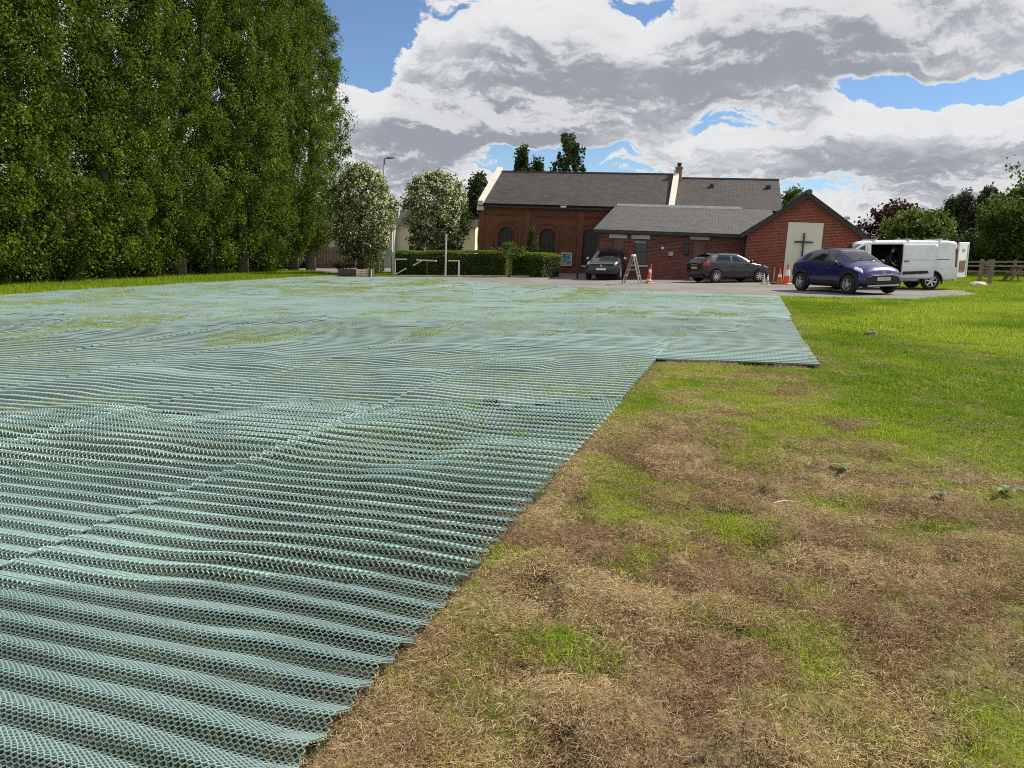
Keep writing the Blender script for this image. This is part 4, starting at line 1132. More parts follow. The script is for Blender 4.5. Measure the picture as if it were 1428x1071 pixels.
def arch_ring(parent, x, wr, r0, r1, y0, y1, a0=-0.25, a1=PI + 0.25, n=26, mat=None, name='wheel_arch', shell=None, side=1):
    V = []; F = []
    for k in range(n + 1):
        a = a0 + (a1 - a0) * k / n
        for rr, yy in ((r0, y1), (r1, y1 - 0.012 * side), (r1, y0), (r0, y0)): V.append((x + rr * math.cos(a), yy, wr + rr * math.sin(a)))
    for k in range(n):
        for j in range(4): F.append((k * 4 + j, k * 4 + (j + 1) % 4, (k + 1) * 4 + (j + 1) % 4, (k + 1) * 4 + j))
    F += [(0, 1, 2, 3), (n * 4 + 3, n * 4 + 2, n * 4 + 1, n * 4)]
    return MB().add(V, F).build(name, mat or M_trim, parent)
def mirror(parent, x, y, z, mat, s):
    h = MB().tube([(x, y, z), (x, y + s * 0.10, z + 0.03)], 0.02, 6).build('door_mirror', M_trim, parent)
    m = MB(); L = [(0.0, 0.02), (0.02, 0.07), (0.07, 0.085), (0.13, 0.075), (0.17, 0.03)]
    V = []; F = []; n = 12
    for k, (d, rr) in enumerate(L):
        V += [(x - 0.03 + rr * 0.9 * math.cos(2 * PI * j / n), y + s * (0.07 + d), z + 0.06 + rr * math.sin(2 * PI * j / n)) for j in range(n)]
    for k in range(len(L) - 1): F += [(k * n + j, k * n + (j + 1) % n, (k + 1) * n + (j + 1) % n, (k + 1) * n + j) for j in range(n)]
    F += [tuple(range(n)), tuple(range(len(L) * n - 1, (len(L) - 1) * n - 1, -1))]
    m.add(V, F).build('mirror_cap', mat, h, smooth=True)
def place(root, p, head_az, tilt=0.0):
    """head_az: compass heading of +x measured clockwise from +Y; stands on the sloping ground"""
    f = Vector((math.sin(head_az), math.cos(head_az), 0)); up = Vector((-SLOPE, 0, 1)).normalized()
    f = (f - up * f.dot(up)).normalized(); l = up.cross(f)
    M = Matrix((f, l, up)).transposed().to_4x4()
    root.matrix_world = Matrix.Translation(p) @ M @ Matrix.Rotation(tilt, 4, 'X')
def plate(parent, x, z, mat, w=0.52, h=0.11, rear=False, txt=None, tilt=0.0, yaw=0.0):
    M = Matrix.Translation((x, 0, z)) @ Matrix.Rotation(PI if rear else 0, 4, 'Z') @ Matrix.Rotation(tilt, 4, 'Y')
    p = MB().box(-0.02, 0.006, -w / 2, w / 2, -h / 2, h / 2).build('number_plate', mat, parent); p.matrix_local = M
    if txt: text_mesh('plate_lettering', txt, 0.098, M_trim, p, Matrix.Translation((0.0075, 0, 0)) @ Matrix.Rotation(PI / 2, 4, 'Z') @ Matrix.Rotation(PI / 2, 4, 'X') @ Matrix.Scale(0.92, 4, (1, 0, 0)))
    return p

# ---- blue crossover, nearest vehicle
def blue_car():
    r = empty('parked_car', label='shiny deep blue small crossover parked nearest, in front of the white van', cat='car', group='cars parked outside the church')
    S = Shell([(-1.84, .46, .60, .70, .66, .84, .64, .94, .56, .97), (-1.80, .36, .76, .66, .80, .92, .76, 1.04, .62, 1.08), (-1.66, .27, .83, .64, .855, 1.00, .80, 1.20, .62, 1.24),
               (-1.36, .24, .85, .62, .865, 1.02, .80, 1.36, .59, 1.40), (-1.0, .22, .85, .62, .855, 1.00, .81, 1.45, .585, 1.485), (-.4, .22, .845, .60, .85, .97, .82, 1.49, .58, 1.53),
               (.1, .22, .845, .60, .85, .95, .83, 1.48, .57, 1.525), (.38, .22, .845, .60, .855, .95, .83, 1.43, .575, 1.475), (.80, .22, .85, .60, .865, .96, .83, 1.20, .62, 1.27),
               (1.08, .22, .85, .60, .87, .93, .81, 1.01, .66, 1.075), (1.40, .24, .85, .58, .87, .88, .79, .95, .60, 1.01), (1.66, .26, .81, .56, .84, .80, .75, .875, .55, .93),
               (1.79, .30, .74, .52, .77, .72, .69, .78, .52, .83), (1.86, .36, .60, .50, .62, .62, .56, .66, .44, .69)])
    b = S.build('body', [P_blue, M_trim], r); arch_cut(b, (-1.20, 1.23), .0, 1.0, .335, .40)
    for s in (1, -1):
        S.patch('front_side_window', M_cglass, r, -.02, .92, .02, .40, 3.92, 4.86, .004, s)
        S.patch('rear_side_window', M_cglass, r, -.98, -.08, -.84, -.04, 3.98, 4.86, .004, s)
        S.patch('rear_pillar_trim', M_trim, r, -1.34, -1.02, -1.18, -.88, 4.1, 4.8, .003, s)
        S.seam(r, .70, .96, 1.5, 3.8, s); S.seam(r, -.06, -.05, 1.5, 3.85, s); S.seam(r, -.80, -1.02, 2.7, 3.9, s)
        S.patch('sill_trim', M_trim, r, -.80, .80, -.82, .82, 1.2, 2.05, .006, s)
        for x in (-1.20, 1.23): arch_ring(r, x, .335, .385, .455, s * .78, s * .885, side=s)
        S.patch('headlight', M_lamp, r, 1.40, 1.76, 1.34, 1.60, 3.55, 4.35, .010, s, 10, 4)
        S.patch('tail_light', M_red, r, -1.83, -1.62, -1.80, -1.66, 3.2, 4.2, .010, s, 6, 4)
        wheel(r, -1.20, s * .80, .335, .20, 'twin', 5); wheel(r, 1.23, s * .80, .335, .20, 'twin', 5)
        mirror(r, .72, s * .82, .99, M_trim, s)
        MB().box(.12, .30, s * .845 - .012, s * .845 + .022, .86, .885).build('door_handle', P_blue, r)
        MB().tube([(1.765, s * .60, .43), (1.80, s * .60, .43)], .045, 12).build('fog_lamp', M_lamp, r)
    S.patch('windscreen', M_cglass, r, .47, 1.03, .50, 1.02, 5.25, 7, .005, 1, 14, 8, full=True)
    S.patch('rear_window', M_cglass, r, -1.72, -1.30, -1.72, -1.30, 5.3, 7, .005, 1, 8, 8, full=True)
    S.patch('roof_panel', M_trim, r, -1.26, .40, -1.26, .42, 5.2, 7, .003, 1, 14, 8, full=True)
    MB().prism([(-.70, .36), (.70, .36), (.62, .60), (.40, .66), (-.40, .66), (-.62, .60)], 'x', 1.74, 1.875).build('grille', M_trim, r, bevel=0.012)
    MB().bar((1.872, -.62, .315), (1.872, .62, .315), .06, .05).build('bumper_trim', M_silver, r)
    MB().prism([(-.66, .26), (.66, .26), (.60, .34), (-.60, .34)], 'x', 1.66, 1.865).build('lower_bumper', M_trim, r)
    MB().bar((1.878, -.52, .685), (1.878, .52, .685), .012, .018).build('grille_trim', M_silver, r)
    e_ = MB()
    for a_, b_ in ((.062, .040), (.034, .038)):
        pts = [(1.875 - 0.0 * k, a_ * math.cos(2 * PI * k / 18), .745 + b_ * math.sin(2 * PI * k / 18)) for k in range(19)]
        e_.tube(pts, .007, 5, cap=False)
    e_.build('front_emblem', M_alloy, r)
    plate(r, 1.888, .53, M_platew, txt='FJ22 WUW')
    for y_ in (-.45, .1): MB().bar((1.07, y_ - .05, 1.085), (.90, y_ + .42, 1.225), .012).build('wiper', M_trim, r)
    MB().bar((-1.20, .08, 1.42), (-1.34, .08, 1.56), .008).build('aerial', M_trim, r)
    return r
car = blue_car()
p = gp(1180, 410.6)
az = math.radians(164)
f = Vector((math.sin(az), math.cos(az), 0)); l = Vector((f.y * -1, f.x, 0))
# nearside (image-left) front wheel stands at p; that side is the car's right
ctr = Vector((p.x, p.y, 0)) - f * 1.23 + l * 0.86
place(car, Vector((ctr.x, ctr.y, gz(ctr.x) + 0.012)), az, math.radians(0.8)); car.scale = (1.09, 1.07, 1.07)

# ---- grey SUV facing the camera
def suv():
    r = empty('parked_car', label='dark grey SUV facing the camera in front of the arched hall window', cat='car', group='cars parked outside the church')
    S = Shell([(-2.22, .46, .72, .76, .78, .95, .76, 1.1, .66, 1.14), (-2.12, .36, .86, .76, .90, 1.05, .87, 1.30, .70, 1.36), (-1.85, .28, .90, .74, .92, 1.07, .88, 1.50, .67, 1.56),
               (-1.2, .25, .90, .72, .92, 1.05, .885, 1.58, .65, 1.63), (-.3, .25, .90, .70, .915, 1.03, .885, 1.59, .64, 1.64), (.25, .25, .90, .70, .915, 1.02, .885, 1.52, .645, 1.57),
               (.75, .25, .90, .70, .92, 1.03, .885, 1.26, .70, 1.33), (1.05, .25, .90, .70, .925, 1.02, .875, 1.10, .74, 1.15), (1.50, .27, .90, .68, .92, .98, .855, 1.04, .68, 1.09),
               (1.95, .30, .86, .66, .88, .90, .80, .97, .62, 1.01), (2.14, .34, .80, .62, .82, .82, .75, .88, .58, .91), (2.22, .40, .68, .58, .70, .70, .65, .74, .5, .76)])
    b = S.build('body', [P_grey, M_trim], r); arch_cut(b, (-1.35, 1.33), 0, 1.0, .35, .42)
    for s in (1, -1):
        S.patch('front_side_window', M_cglass, r, -.25, .80, -.20, .32, 3.95, 4.85, .004, s)
        S.patch('rear_side_window', M_cglass, r, -1.20, -.32, -1.12, -.28, 3.95, 4.85, .004, s)
        S.patch('quarter_window', M_cglass, r, -1.85, -1.28, -1.62, -1.2, 4.0, 4.8, .004, s)
        S.seam(r, .80, .92, 1.5, 3.8, s); S.seam(r, -.30, -.29, 1.5, 3.85, s); S.seam(r, -1.0, -1.25, 2.7, 3.9, s)
        for x in (-1.35, 1.33): arch_ring(r, x, .35, .41, .465, s * .84, s * .94, side=s)
        S.patch('sill_trim', M_trim, r, -.92, .90, -.94, .92, 1.2, 2.0, .006, s)
        S.patch('headlight', M_lamp, r, 1.72, 2.14, 1.66, 2.02, 3.6, 4.35, .010, s, 10, 4)
        S.patch('tail_light', M_red, r, -2.20, -1.95, -2.16, -1.98, 3.3, 4.1, .010, s, 6, 4)
        wheel(r, -1.35, s * .83, .35, .22, 'spoke', 5); wheel(r, 1.33, s * .83, .35, .22, 'spoke', 5)
        mirror(r, .72, s * .88, 1.08, M_silver, s)
        MB().bar((-1.5, s * .60, 1.655), (.15, s * .60, 1.63), .035).build('roof_rail', M_silver, r)
        MB().tube([(2.13, s * .62, .46), (2.19, s * .62, .46)], .05, 12).build('fog_lamp', M_silver, r)
    S.patch('windscreen', M_cglass, r, .33, .98, .36, .98, 5.25, 7, .005, 1, 14, 8, full=True)
    S.patch('rear_window', M_cglass, r, -2.16, -1.8, -2.16, -1.8, 5.3, 7, .005, 1, 8, 8, full=True)
    MB().prism([(-.56, .66), (.56, .66), (.62, .86), (-.62, .86)], 'x', 2.08, 2.215).build('grille', M_trim, r, bevel=0.01)
    MB().prism([(-.70, .34), (.70, .34), (.60, .50), (-.60, .50)], 'x', 2.10, 2.24).build('lower_grille', M_trim, r, bevel=0.01)
    MB().bar((2.20, -.62, .875), (2.20, .62, .875), .02).build('grille_trim', M_silver, r)
    MB().tube([(2.215, 0, .77), (2.225, 0, .77)], .05, 14).build('front_emblem', M_silver, r)
    plate(r, 2.25, .585, M_platew)
    return r
car = suv()
p = gp(838, 390.8); az = math.radians(180 + 17)
f = Vector((math.sin(az), math.cos(az), 0)); c = Vector((p.x, p.y, 0)) - f * 1.9 + Vector((0.05, 0, 0))
place(car, Vector((c.x, c.y, gz(c.x) + 0.012)), az)

# ---- black three-door hatchback seen from behind
def hatch():
    r = empty('parked_car', label='small black hatchback seen from behind, parked against the brick porch', cat='car', group='cars parked outside the church')
    S = Shell([(-1.97, .42, .66, .62, .70, .84, .68, .92, .58, .96), (-1.90, .32, .80, .62, .84, .92, .80, 1.02, .66, 1.07), (-1.72, .25, .84, .60, .86, .96, .81, 1.18, .62, 1.24),
               (-1.40, .22, .85, .60, .865, .97, .81, 1.33, .57, 1.37), (-.8, .20, .85, .58, .865, .95, .815, 1.38, .56, 1.42), (-.1, .20, .85, .58, .865, .93, .82, 1.38, .55, 1.42),
               (.25, .20, .85, .58, .865, .92, .82, 1.33, .555, 1.37), (.75, .20, .85, .58, .865, .92, .82, 1.09, .62, 1.15), (1.02, .20, .85, .58, .865, .90, .80, .96, .66, 1.00),
               (1.45, .23, .85, .56, .86, .84, .77, .89, .60, .93), (1.78, .26, .80, .54, .81, .74, .72, .79, .54, .82), (1.93, .32, .68, .52, .70, .64, .64, .68, .48, .71), (1.975, .38, .58, .50, .60, .58, .55, .6, .4, .62)])
    b = S.build('body', [P_black, M_trim], r); arch_cut(b, (-1.25, 1.22), 0, 1.0, .315, .365)
    for s in (1, -1):
        S.patch('front_side_window', M_cglass, r, -.30, .82, -.26, .28, 3.95, 4.85, .004, s)
        S.patch('rear_side_window', M_cglass, r, -1.28, -.38, -1.05, -.34, 4.0, 4.82, .004, s)
        S.seam(r, .78, .92, 1.5, 3.8, s); S.seam(r, -.42, -.38, 1.5, 3.85, s)
        S.patch('headlight', M_lamp, r, 1.50, 1.88, 1.46, 1.78, 3.5, 4.3, .010, s, 10, 4)
        S.patch('tail_light', M_red, r, -1.90, -1.60, -1.86, -1.66, 3.15, 4.05, .012, s, 8, 5)
        wheel(r, -1.25, s * .79, .315, .20, 'spoke', 9); wheel(r, 1.22, s * .79, .315, .20, 'spoke', 9, steer=math.radians(-14))
        mirror(r, .66, s * .82, .96, P_black, s)
        MB().bar((-.95, s * .58, 1.405), (.15, s * .565, 1.385), .025).build('roof_trim', M_silver, r)
        MB().box(-.32, -.14, s * .852 - .012, s * .852 + .02, .80, .825).build('door_handle', P_black, r)
        S.patch('tail_light_inner', M_red, r, -1.955, -1.88, -1.955, -1.88, 3.35, 4.1, .012, s, 3, 5)
    S.patch('windscreen', M_cglass, r, .33, .96, .36, .96, 5.25, 7, .005, 1, 14, 8, full=True)
    S.patch('rear_window', M_cglass, r, -1.86, -1.44, -1.84, -1.44, 5.2, 7, .005, 1, 8, 8, full=True)
    MB().prism([(-.52, 1.37), (.52, 1.37), (.50, 1.40), (-.50, 1.40)], 'x', -1.62, -1.34).build('roof_spoiler', P_black, r, bevel=.008)
    MB().prism([(-.66, .24), (.66, .24), (.70, .44), (-.70, .44)], 'x', -1.975, -1.8).build('rear_bumper', M_trim, r, bevel=.01)
    plate(r, -1.972, .72, M_platey, rear=True)
    MB().bar((-1.97, -.28, .88), (-1.97, .28, .88), .012, .02).build('boot_trim', M_silver, r)
    return r
car = hatch()
az = math.radians(73)
p = gp(998, 395.0)
f = Vector((math.sin(az), math.cos(az), 0)); l = Vector((-f.y, f.x, 0))
c = Vector((p.x, p.y, 0)) + f * 1.25 + l * 0.85
place(car, Vector((c.x, c.y, gz(c.x) + 0.012)), az)

# ---- white panel van, side and rear doors open
def van():
    r = empty('parked_van', label='white panel van with side door slid open and a rear door swung out', cat='van')
    S = Shell([(-2.49, .44, .93, .95, .955, 1.2, .93, 1.83, .80, 1.88), (-2.44, .36, .96, .95, .98, 1.2, .955, 1.88, .83, 1.94), (-2.25, .32, .975, .95, .99, 1.2, .965, 1.915, .85, 1.97),
               (-1.0, .31, .98, .95, .993, 1.2, .97, 1.925, .85, 1.985), (.5, .31, .98, .95, .993, 1.2, .97, 1.925, .85, 1.985), (.95, .31, .98, .92, .99, 1.2, .965, 1.90, .84, 1.96),
               (1.25, .31, .98, .88, .99, 1.16, .955, 1.72, .82, 1.79), (1.70, .31, .98, .84, .985, 1.12, .94, 1.34, .80, 1.41), (1.86, .31, .97, .82, .98, 1.10, .93, 1.20, .80, 1.26),
               (2.15, .33, .95, .78, .96, 1.02, .90, 1.10, .74, 1.15), (2.38, .36, .88, .72, .90, .92, .84, .98, .66, 1.02), (2.49, .42, .74, .66, .76, .80, .70, .84, .55, .87)], nx=120, nr=40, sm=1, smr=1)
    b = S.build('body', [P_white, M_trim, M_inner], r); arch_cut(b, (-1.55, 1.60), 0, 1.1, .34, .42)
    # load bay: opening on the near (left) side; the van's left faces the camera
    cut(b, [(MB().box(-.42, .80, -.70, 1.2, .58, 1.80), M_inner)])
    for p_ in b.data.polygons:
        if len(p_.vertices) > 6: p_.use_smooth = False
    # slid-back door riding outside the rear quarter
    d = S.patch('sliding_door', P_white, r, -1.60, -.36, -1.72, -.42, 1.45, 4.78, .050, 1, 16, 16)
    MB().box(-.62, -.44, 1.03, 1.075, 1.12, 1.15).build('handle', M_trim, d)
    MB().prism([(-1.42, .66), (-.42, .60), (-.42, .72), (-1.36, .76)], 'y', 1.035, 1.065).build('rub_strip', M_trim, d)
    MB().bar((-1.65, 1.055, 1.20), (-.45, 1.055, 1.20), .012, .02).build('swage', P_white, d)
    S.patch('rail_cover', M_trim, r, -2.2, -1.1, -2.2, -1.1, 3.62, 3.68, .004, 1, 6, 1)
    for s in (1, -1):
        S.patch('cab_window', M_cglass, r, 1.02, 1.78, 1.02, 1.22, 3.98, 4.85, .005, s)
        S.patch('headlight', M_lamp, r, 2.10, 2.40, 2.02, 2.30, 3.4, 4.3, .010, s, 8, 5)
        S.patch('tail_light', M_red, r, -2.475, -2.41, -2.475, -2.41, 2.5, 4.5, .012, s, 3, 8)
        wheel(r, -1.55, s * .90, .34, .22, 'wide', 6); wheel(r, 1.60, s * .90, .34, .22, 'wide', 6)
        mirror(r, 1.55, s * .98, 1.22, M_trim, s)
        for x in (-1.55, 1.60): arch_ring(r, x, .34, .41, .45, s * .90, s * 1.0, side=s)
    S.seam(r, .94, .95, 1.5, 4.8, 1); S.seam(r, 1.86, 1.72, 1.6, 3.8, 1)
    S.patch('windscreen', M_cglass, r, 1.14, 1.78, 1.16, 1.78, 5.25, 7, .005, 1, 14, 8, full=True)
    S.patch('front_bumper', M_trim, r, 2.2, 2.47, 2.25, 2.47, 1.4, 2.4, .012, 1, 6, 4); S.patch('front_bumper', M_trim, r, 2.2, 2.47, 2.25, 2.47, 1.4, 2.4, .012, -1, 6, 4)
    MB().box(-2.52, -2.46, -.94, .94, .36, .50).build('rear_bumper', P_white, r, bevel=.015)
    for x in (-1.9, -.7, .6): MB().box(x - .04, x + .04, -.78, .78, 1.975, 2.03).build('roof_bar', M_silver, r)
    # open rear door, hinged at the near rear corner
    e = bpy.data.objects.new('rear_door', None); COL.objects.link(e); e.parent = r; e.location = (-2.50, .93, 0); e.rotation_euler = (0, 0, math.radians(42))
    MB().box(-.84, 0, -.03, .03, .48, 1.88).build('door_skin', P_white, e, bevel=.02)
    MB().prism([(-.60, .72), (-.12, .72), (-.12, 1.16), (-.60, 1.16)], 'y', .031, .045).build('inner_board', plain('reddish_brown_lining', (0.19, 0.085, 0.06), 0.7, var=0.35, scale=9), e)
    text_mesh('lettering', 'co', 0.26, plain('dark_print', (0.05, 0.04, 0.06), 0.5), e, Matrix.Translation((-.38, .034, 1.58)) @ Matrix.Rotation(PI, 4, 'Z') @ Matrix.Rotation(PI / 2, 4, 'X'))
    MB().box(-.80, -.72, .03, .045, .6, 1.8).build('hinge_strip', M_lintel, e)
    # seat edge and kit seen in the bay
    MB().box(-.36, .72, -.66, -.60, .60, 1.7).build('bulkhead_panel', M_inner, r)
    return r
vn = van()
az = math.radians(277)
p = gp(1296, 404.4)
f = Vector((math.sin(az), math.cos(az), 0)); l = Vector((-f.y, f.x, 0))
c = Vector((p.x, p.y, 0)) + f * 1.55 - l * 0.93
place(vn, Vector((c.x, c.y, gz(c.x) + 0.012)), az)
VANM = vn.matrix_world.copy()
# crate and tub in the open bay
t_ = MB().box(-.18, .18, -.12, .12, 0, .26).build('tool_case', plain('grey_plastic', (0.20, 0.20, 0.21), 0.5), bevel=.02)
t_.matrix_world = VANM @ Matrix.Translation((.42, .52, .82)); tag(t_, 'small grey case lying inside the open van', 'case')
MB().box(-.20, .40, -.2, .2, -.24, -.003).build('shelf', M_inner, t_)

# ---- person bending inside the van
def person():
    r = empty('person', label='person in dark clothes leaning inside the open white van', cat='person')
    skin = plain('skin', (0.42, 0.25, 0.18), 0.6, var=0.05); cloth = plain('dark_clothes', (0.022, 0.022, 0.028), 0.9, var=0.2)
    # joints: name: (position, radius); kneeling and bending forward (x is forward)
    J = [(0, 0, .34), (0.06, 0, .56), (0.15, 0, .78), (0.19, 0, .88), (0.23, 0, .98), (0.25, 0, 1.08),
         (0.14, .17, .76), (0.25, .27, .58), (0.42, .20, .46), (0.47, .18, .44),
         (0.14, -.17, .76), (0.20, -.27, .56), (0.36, -.22, .40), (0.41, -.2, .38),
         (0, .10, .30), (0.33, .13, .24), (0.12, .14, .06), (-.02, .14, .04),
         (0, -.10, .30), (0.20, -.13, .07), (-.10, -.14, .07), (-.24, -.14, .05)]
    E = [(0, 1), (1, 2), (2, 3), (3, 4), (4, 5), (2, 6), (6, 7), (7, 8), (8, 9), (2, 10), (10, 11), (11, 12), (12, 13), (0, 14), (14, 15), (15, 16), (16, 17), (0, 18), (18, 19), (19, 20), (20, 21)]
    R = [.14, .145, .13, .055, .085, .08, .07, .05, .035, .03, .07, .05, .035, .03, .10, .07, .05, .045, .10, .07, .05, .045]
    me = bpy.data.meshes.new('body'); me.from_pydata(J, E, [])
    o = link('body', me, [cloth, skin], r)
    md = o.modifiers.new('skin', 'SKIN'); md.use_smooth_shade = True
    for i, v in enumerate(me.skin_vertices[0].data): v.radius = (R[i], R[i] * (1.25 if i in (0, 1, 2) else 1.0)); v.use_root = (i == 0)
    o.modifiers.new('sub', 'SUBSURF').levels = 2; o.modifiers['sub'].render_levels = 2
    bpy.context.view_layer.update(); dg = bpy.context.evaluated_depsgraph_get(); dg.update()
    nm = bpy.data.meshes.new_from_object(o.evaluated_get(dg)); o.modifiers.clear(); o.data = nm
    if len(nm.materials) < 2:
        nm.materials.clear(); nm.materials.append(cloth); nm.materials.append(skin)
    for p_ in nm.polygons:
        c_ = p_.center
        p_.material_index = 1 if (c_.z > .90 or (c_.x > .27 and .36 < c_.z < .56 and abs(c_.y) > .1)) else 0
    hr = MB().lathe([(0.001, .11), (.06, .10), (.092, .05), (.098, 0), (.085, -.05), (.06, -.07)], n=18).build('hair', plain('brown_hair', (0.05, 0.032, 0.02), 0.8), r, smooth=True)
    hr.location = (0.225, 0, 1.06)
    f_ = MB().tube([(.335, 0, 1.03), (.352, 0, 1.005)], .014, 6).build('nose', skin, r)
    for s in (1, -1):
        MB().tube([(.327, s * .03, 1.045), (.333, s * .03, 1.045)], .009, 8).build('eye', M_trim, r)
        MB().tube([(.245, s * .082, 1.02), (.245, s * .094, 1.02)], .02, 8).build('ear', skin, r)
        for k in range(5):
            bx, by, bz = (.47, .18, .44) if s == 1 else (.41, -.2, .38)
            a = (k - 2) * .018
            MB().tube([(bx, by + a, bz), (bx + .045, by + a * 1.25, bz - .004), (bx + .07, by + a * 1.25, bz - .022)], [.010, .009, .007], 6).build('finger', skin, r)
    return r
pr = person(); pr.matrix_world = VANM @ Matrix.Translation((-.02, .30, .585)) @ Matrix.Rotation(math.radians(150), 4, 'Z')
# ------------------------------------------------------------------ small things on the tarmac
M_orange = plain('orange_plastic', (0.62, 0.085, 0.03), 0.5, var=0.12, scale=8)
M_band = plain('white_band', (0.74, 0.74, 0.72), 0.5, var=0.08)
M_galv = plain('weathered_grey_metal', (0.36, 0.35, 0.33), 0.55, metal=0.3, var=0.15)
M_wood = plain('weathered_wood', (0.24, 0.19, 0.14), 0.85, var=0.3, scale=9, bump=0.4)
M_palew = plain('pale_new_wood', (0.58, 0.43, 0.29), 0.8, var=0.2, scale=9, bump=0.4)
M_darkw = plain('old_dark_wood', (0.085, 0.062, 0.045), 0.9, var=0.35, scale=9, bump=0.4)
def on(px, py, dz=0.012): p = gp(px, py); return Vector((p.x, p.y, gz(p.x) + dz))
def cone(px, py, h, label, body=M_orange, bands=((.45, .62),), base=True, lean=(0, 0), group='traffic cones by the gable wing'):
    r = empty('traffic_cone', on(px, py), 0.3, label, 'traffic cone', group); r.rotation_euler = (lean[0], lean[1], random.random())
    rb, rt = h * .19, h * .035
    R = lambda f: rb + (rt - rb) * f
    if base: MB().box(-h * .27, h * .27, -h * .27, h * .27, 0, h * .05).build('base', body, r, bevel=h * .02)
    MB().lathe([(R(0), h * .05), (R(.3), h * .3), (R(.6), h * .6), (rt, h * .98), (rt * .6, h), (0.001, h)], n=20).build('cone', body, r, smooth=True)
    for a, b in bands: MB().lathe([(R(a) + .004, h * a), (R(b) + .004, h * b)], n=20).build('reflective_band', M_band, r, smooth=True)
    return r
cone(1086, 396.6, .74, 'orange and white traffic cone second from the right by the cream panel')
cone(1096.5, 396.8, .95, 'tallest orange traffic cone with a wide white band beside the cream panel', bands=((.42, .72),))
cone(1064.5, 396.6, .50, 'small pale worn cone right behind the black hatchback', body=plain('worn_cream_plastic', (0.56, 0.52, 0.38), 0.6, var=0.2), bands=())
cone(1070, 397, .46, 'small white topped cone with a dark base near the black hatchback', body=plain('dirty_white_plastic', (0.42, 0.38, 0.38), 0.6, var=0.3), bands=((.45, .9),))
t_ = MB().tube([(0, 0, 0), (0, 0, .78)], .028, 10).build('marker_post', plain('pinkish_grey_plastic', (0.34, 0.22, 0.20), 0.6)); t_.location = on(1078, 396.6); tag(t_, 'thin upright marker post standing between the cones', 'post')
b_ = MB().box(-.12, .12, -.12, .12, 0, .06).build('base', M_trim, t_)
cone(904.5, 395.3, .70, 'orange traffic cone beside the folding trestle sign', bands=((.15, .3), (.8, .95)), group='traffic cones by the trestle')
# slim orange delineator next to it
t_ = empty('delineator', on(906.5, 394.8), 0, 'slim red and white delineator post behind the lone cone', 'delineator')
MB().tube([(0, 0, 0), (0, 0, .92)], .035, 10).build('tube', M_orange, t_)
for z in (.18, .45): MB().tube([(0, 0, z), (0, 0, z + .2)], .038, 10).build('band', M_band, t_)
# trestle (A-frame)
r = empty('trestle', on(881, 396.5), math.radians(-20), 'empty grey metal A-frame trestle sign stand beside the grey SUV', 'trestle')
hA = 1.34
for s in (-1, 1):
    for y in (-.28, .28): MB().bar((s * .42, y, 0), (s * .02, y, hA), .065, .05).build('leg', M_galv if s > 0 else M_wood, r)
    MB().bar((s * .30, -.28, hA * .30), (s * .30, .28, hA * .30), .04).build('rail', M_galv, r)
MB().bar((0, -.32, hA), (0, .32, hA), .09, .09).build('top_hinge', M_white, r)
MB().bar((-.22, -.30, hA * .5), (.24, -.30, hA * .5), .03).build('spreader', M_galv, r)
# low bollard and bin left of the SUV
t_ = MB().tube([(0, 0, 0), (0, 0, .82)], .05, 10).lathe([(.06, .82), (.05, .88), (.001, .9)], n=10).build('bollard', M_trim); t_.location = on(805, 389.5); tag(t_, 'thin black bollard left of the grey SUV', 'bollard')
# white metal barrier rails and posts by the hedge
def barrier():
    M = plain('white_railing', (0.60, 0.60, 0.58), 0.5, var=0.1)
    p = on(548, 384.5); zt = top_z(p, 321) - p.z
    t = empty('gate_post', p, 0, 'tall white square post left of the hedge front', 'post', 'tall white height barrier posts'); MB().bar((0, 0, 0), (0, 0, zt * .52), .12).build('post', M_galv, t); MB().bar((.02, 0, zt * .52), (.02, 0, zt), .07).build('upper_post', M, t)
    p = on(621, 386.2); zt = top_z(p, 328) - p.z
    t = empty('gate_post', p, 0, 'tall white square post in front of the middle of the hedge', 'post', 'tall white height barrier posts'); MB().bar((0, 0, 0), (0, 0, zt), .09).build('post', M, t); MB().box(-.075, .075, -.075, .075, zt, zt + .05).build('cap', M, t)
    for q, lab in (((551, 384.5, 567, 361.5), 'white tubular rail with diagonal brace beside the left gate post'), ((624, 386.4, 639.5, 363.5), 'white tubular rail frame right of the middle gate post')):
        a = on(q[0], q[1]); b = on(q[2], q[1]); z = top_z(a, q[3]) - a.z
        t = empty('railing', a, 0, lab, 'railing', 'white railings before the hedge'); v = b - a
        MB().bar((0, 0, z), (v.x, v.y, v.z + z), .07).build('top_rail', M, t)
        if q[0] < 600:
            MB().bar((0, 0, 0), (0, 0, z), .06).build('upright', M, t); c = on(567, q[1]); w_ = c - a
            MB().bar((.05, 0, .08), (w_.x * .95, w_.y, z * .38 + .1), .07).build('brace', M, t)
        else: MB().bar((v.x, v.y, v.z), (v.x, v.y, v.z + z), .09).build('upright', M, t)
    a = on(580.5, 385); z1 = top_z(a, 362.5) - a.z; b = on(608, 385.5); z2 = top_z(b, 363.8) - a.z; v = b - a; c = on(575.5, 385) - a; z3 = top_z(on(575.5, 385), 370.5) - a.z
    t = empty('barrier_arm', a, 0, 'white swing barrier arm with bent bracket in front of the hedge', 'barrier arm')
    MB().bar((0, 0, z1), (v.x, v.y, z2), .10, .08).build('arm', M, t); MB().bar((v.x * .28, 0, z1), (c.x, c.y, z3), .07).build('bracket', M, t)
    MB().bar((v.x * .5, .05, 0), (v.x * .5, .05, z1 - .03), .05).build('support', M_darkw, t)
barrier()
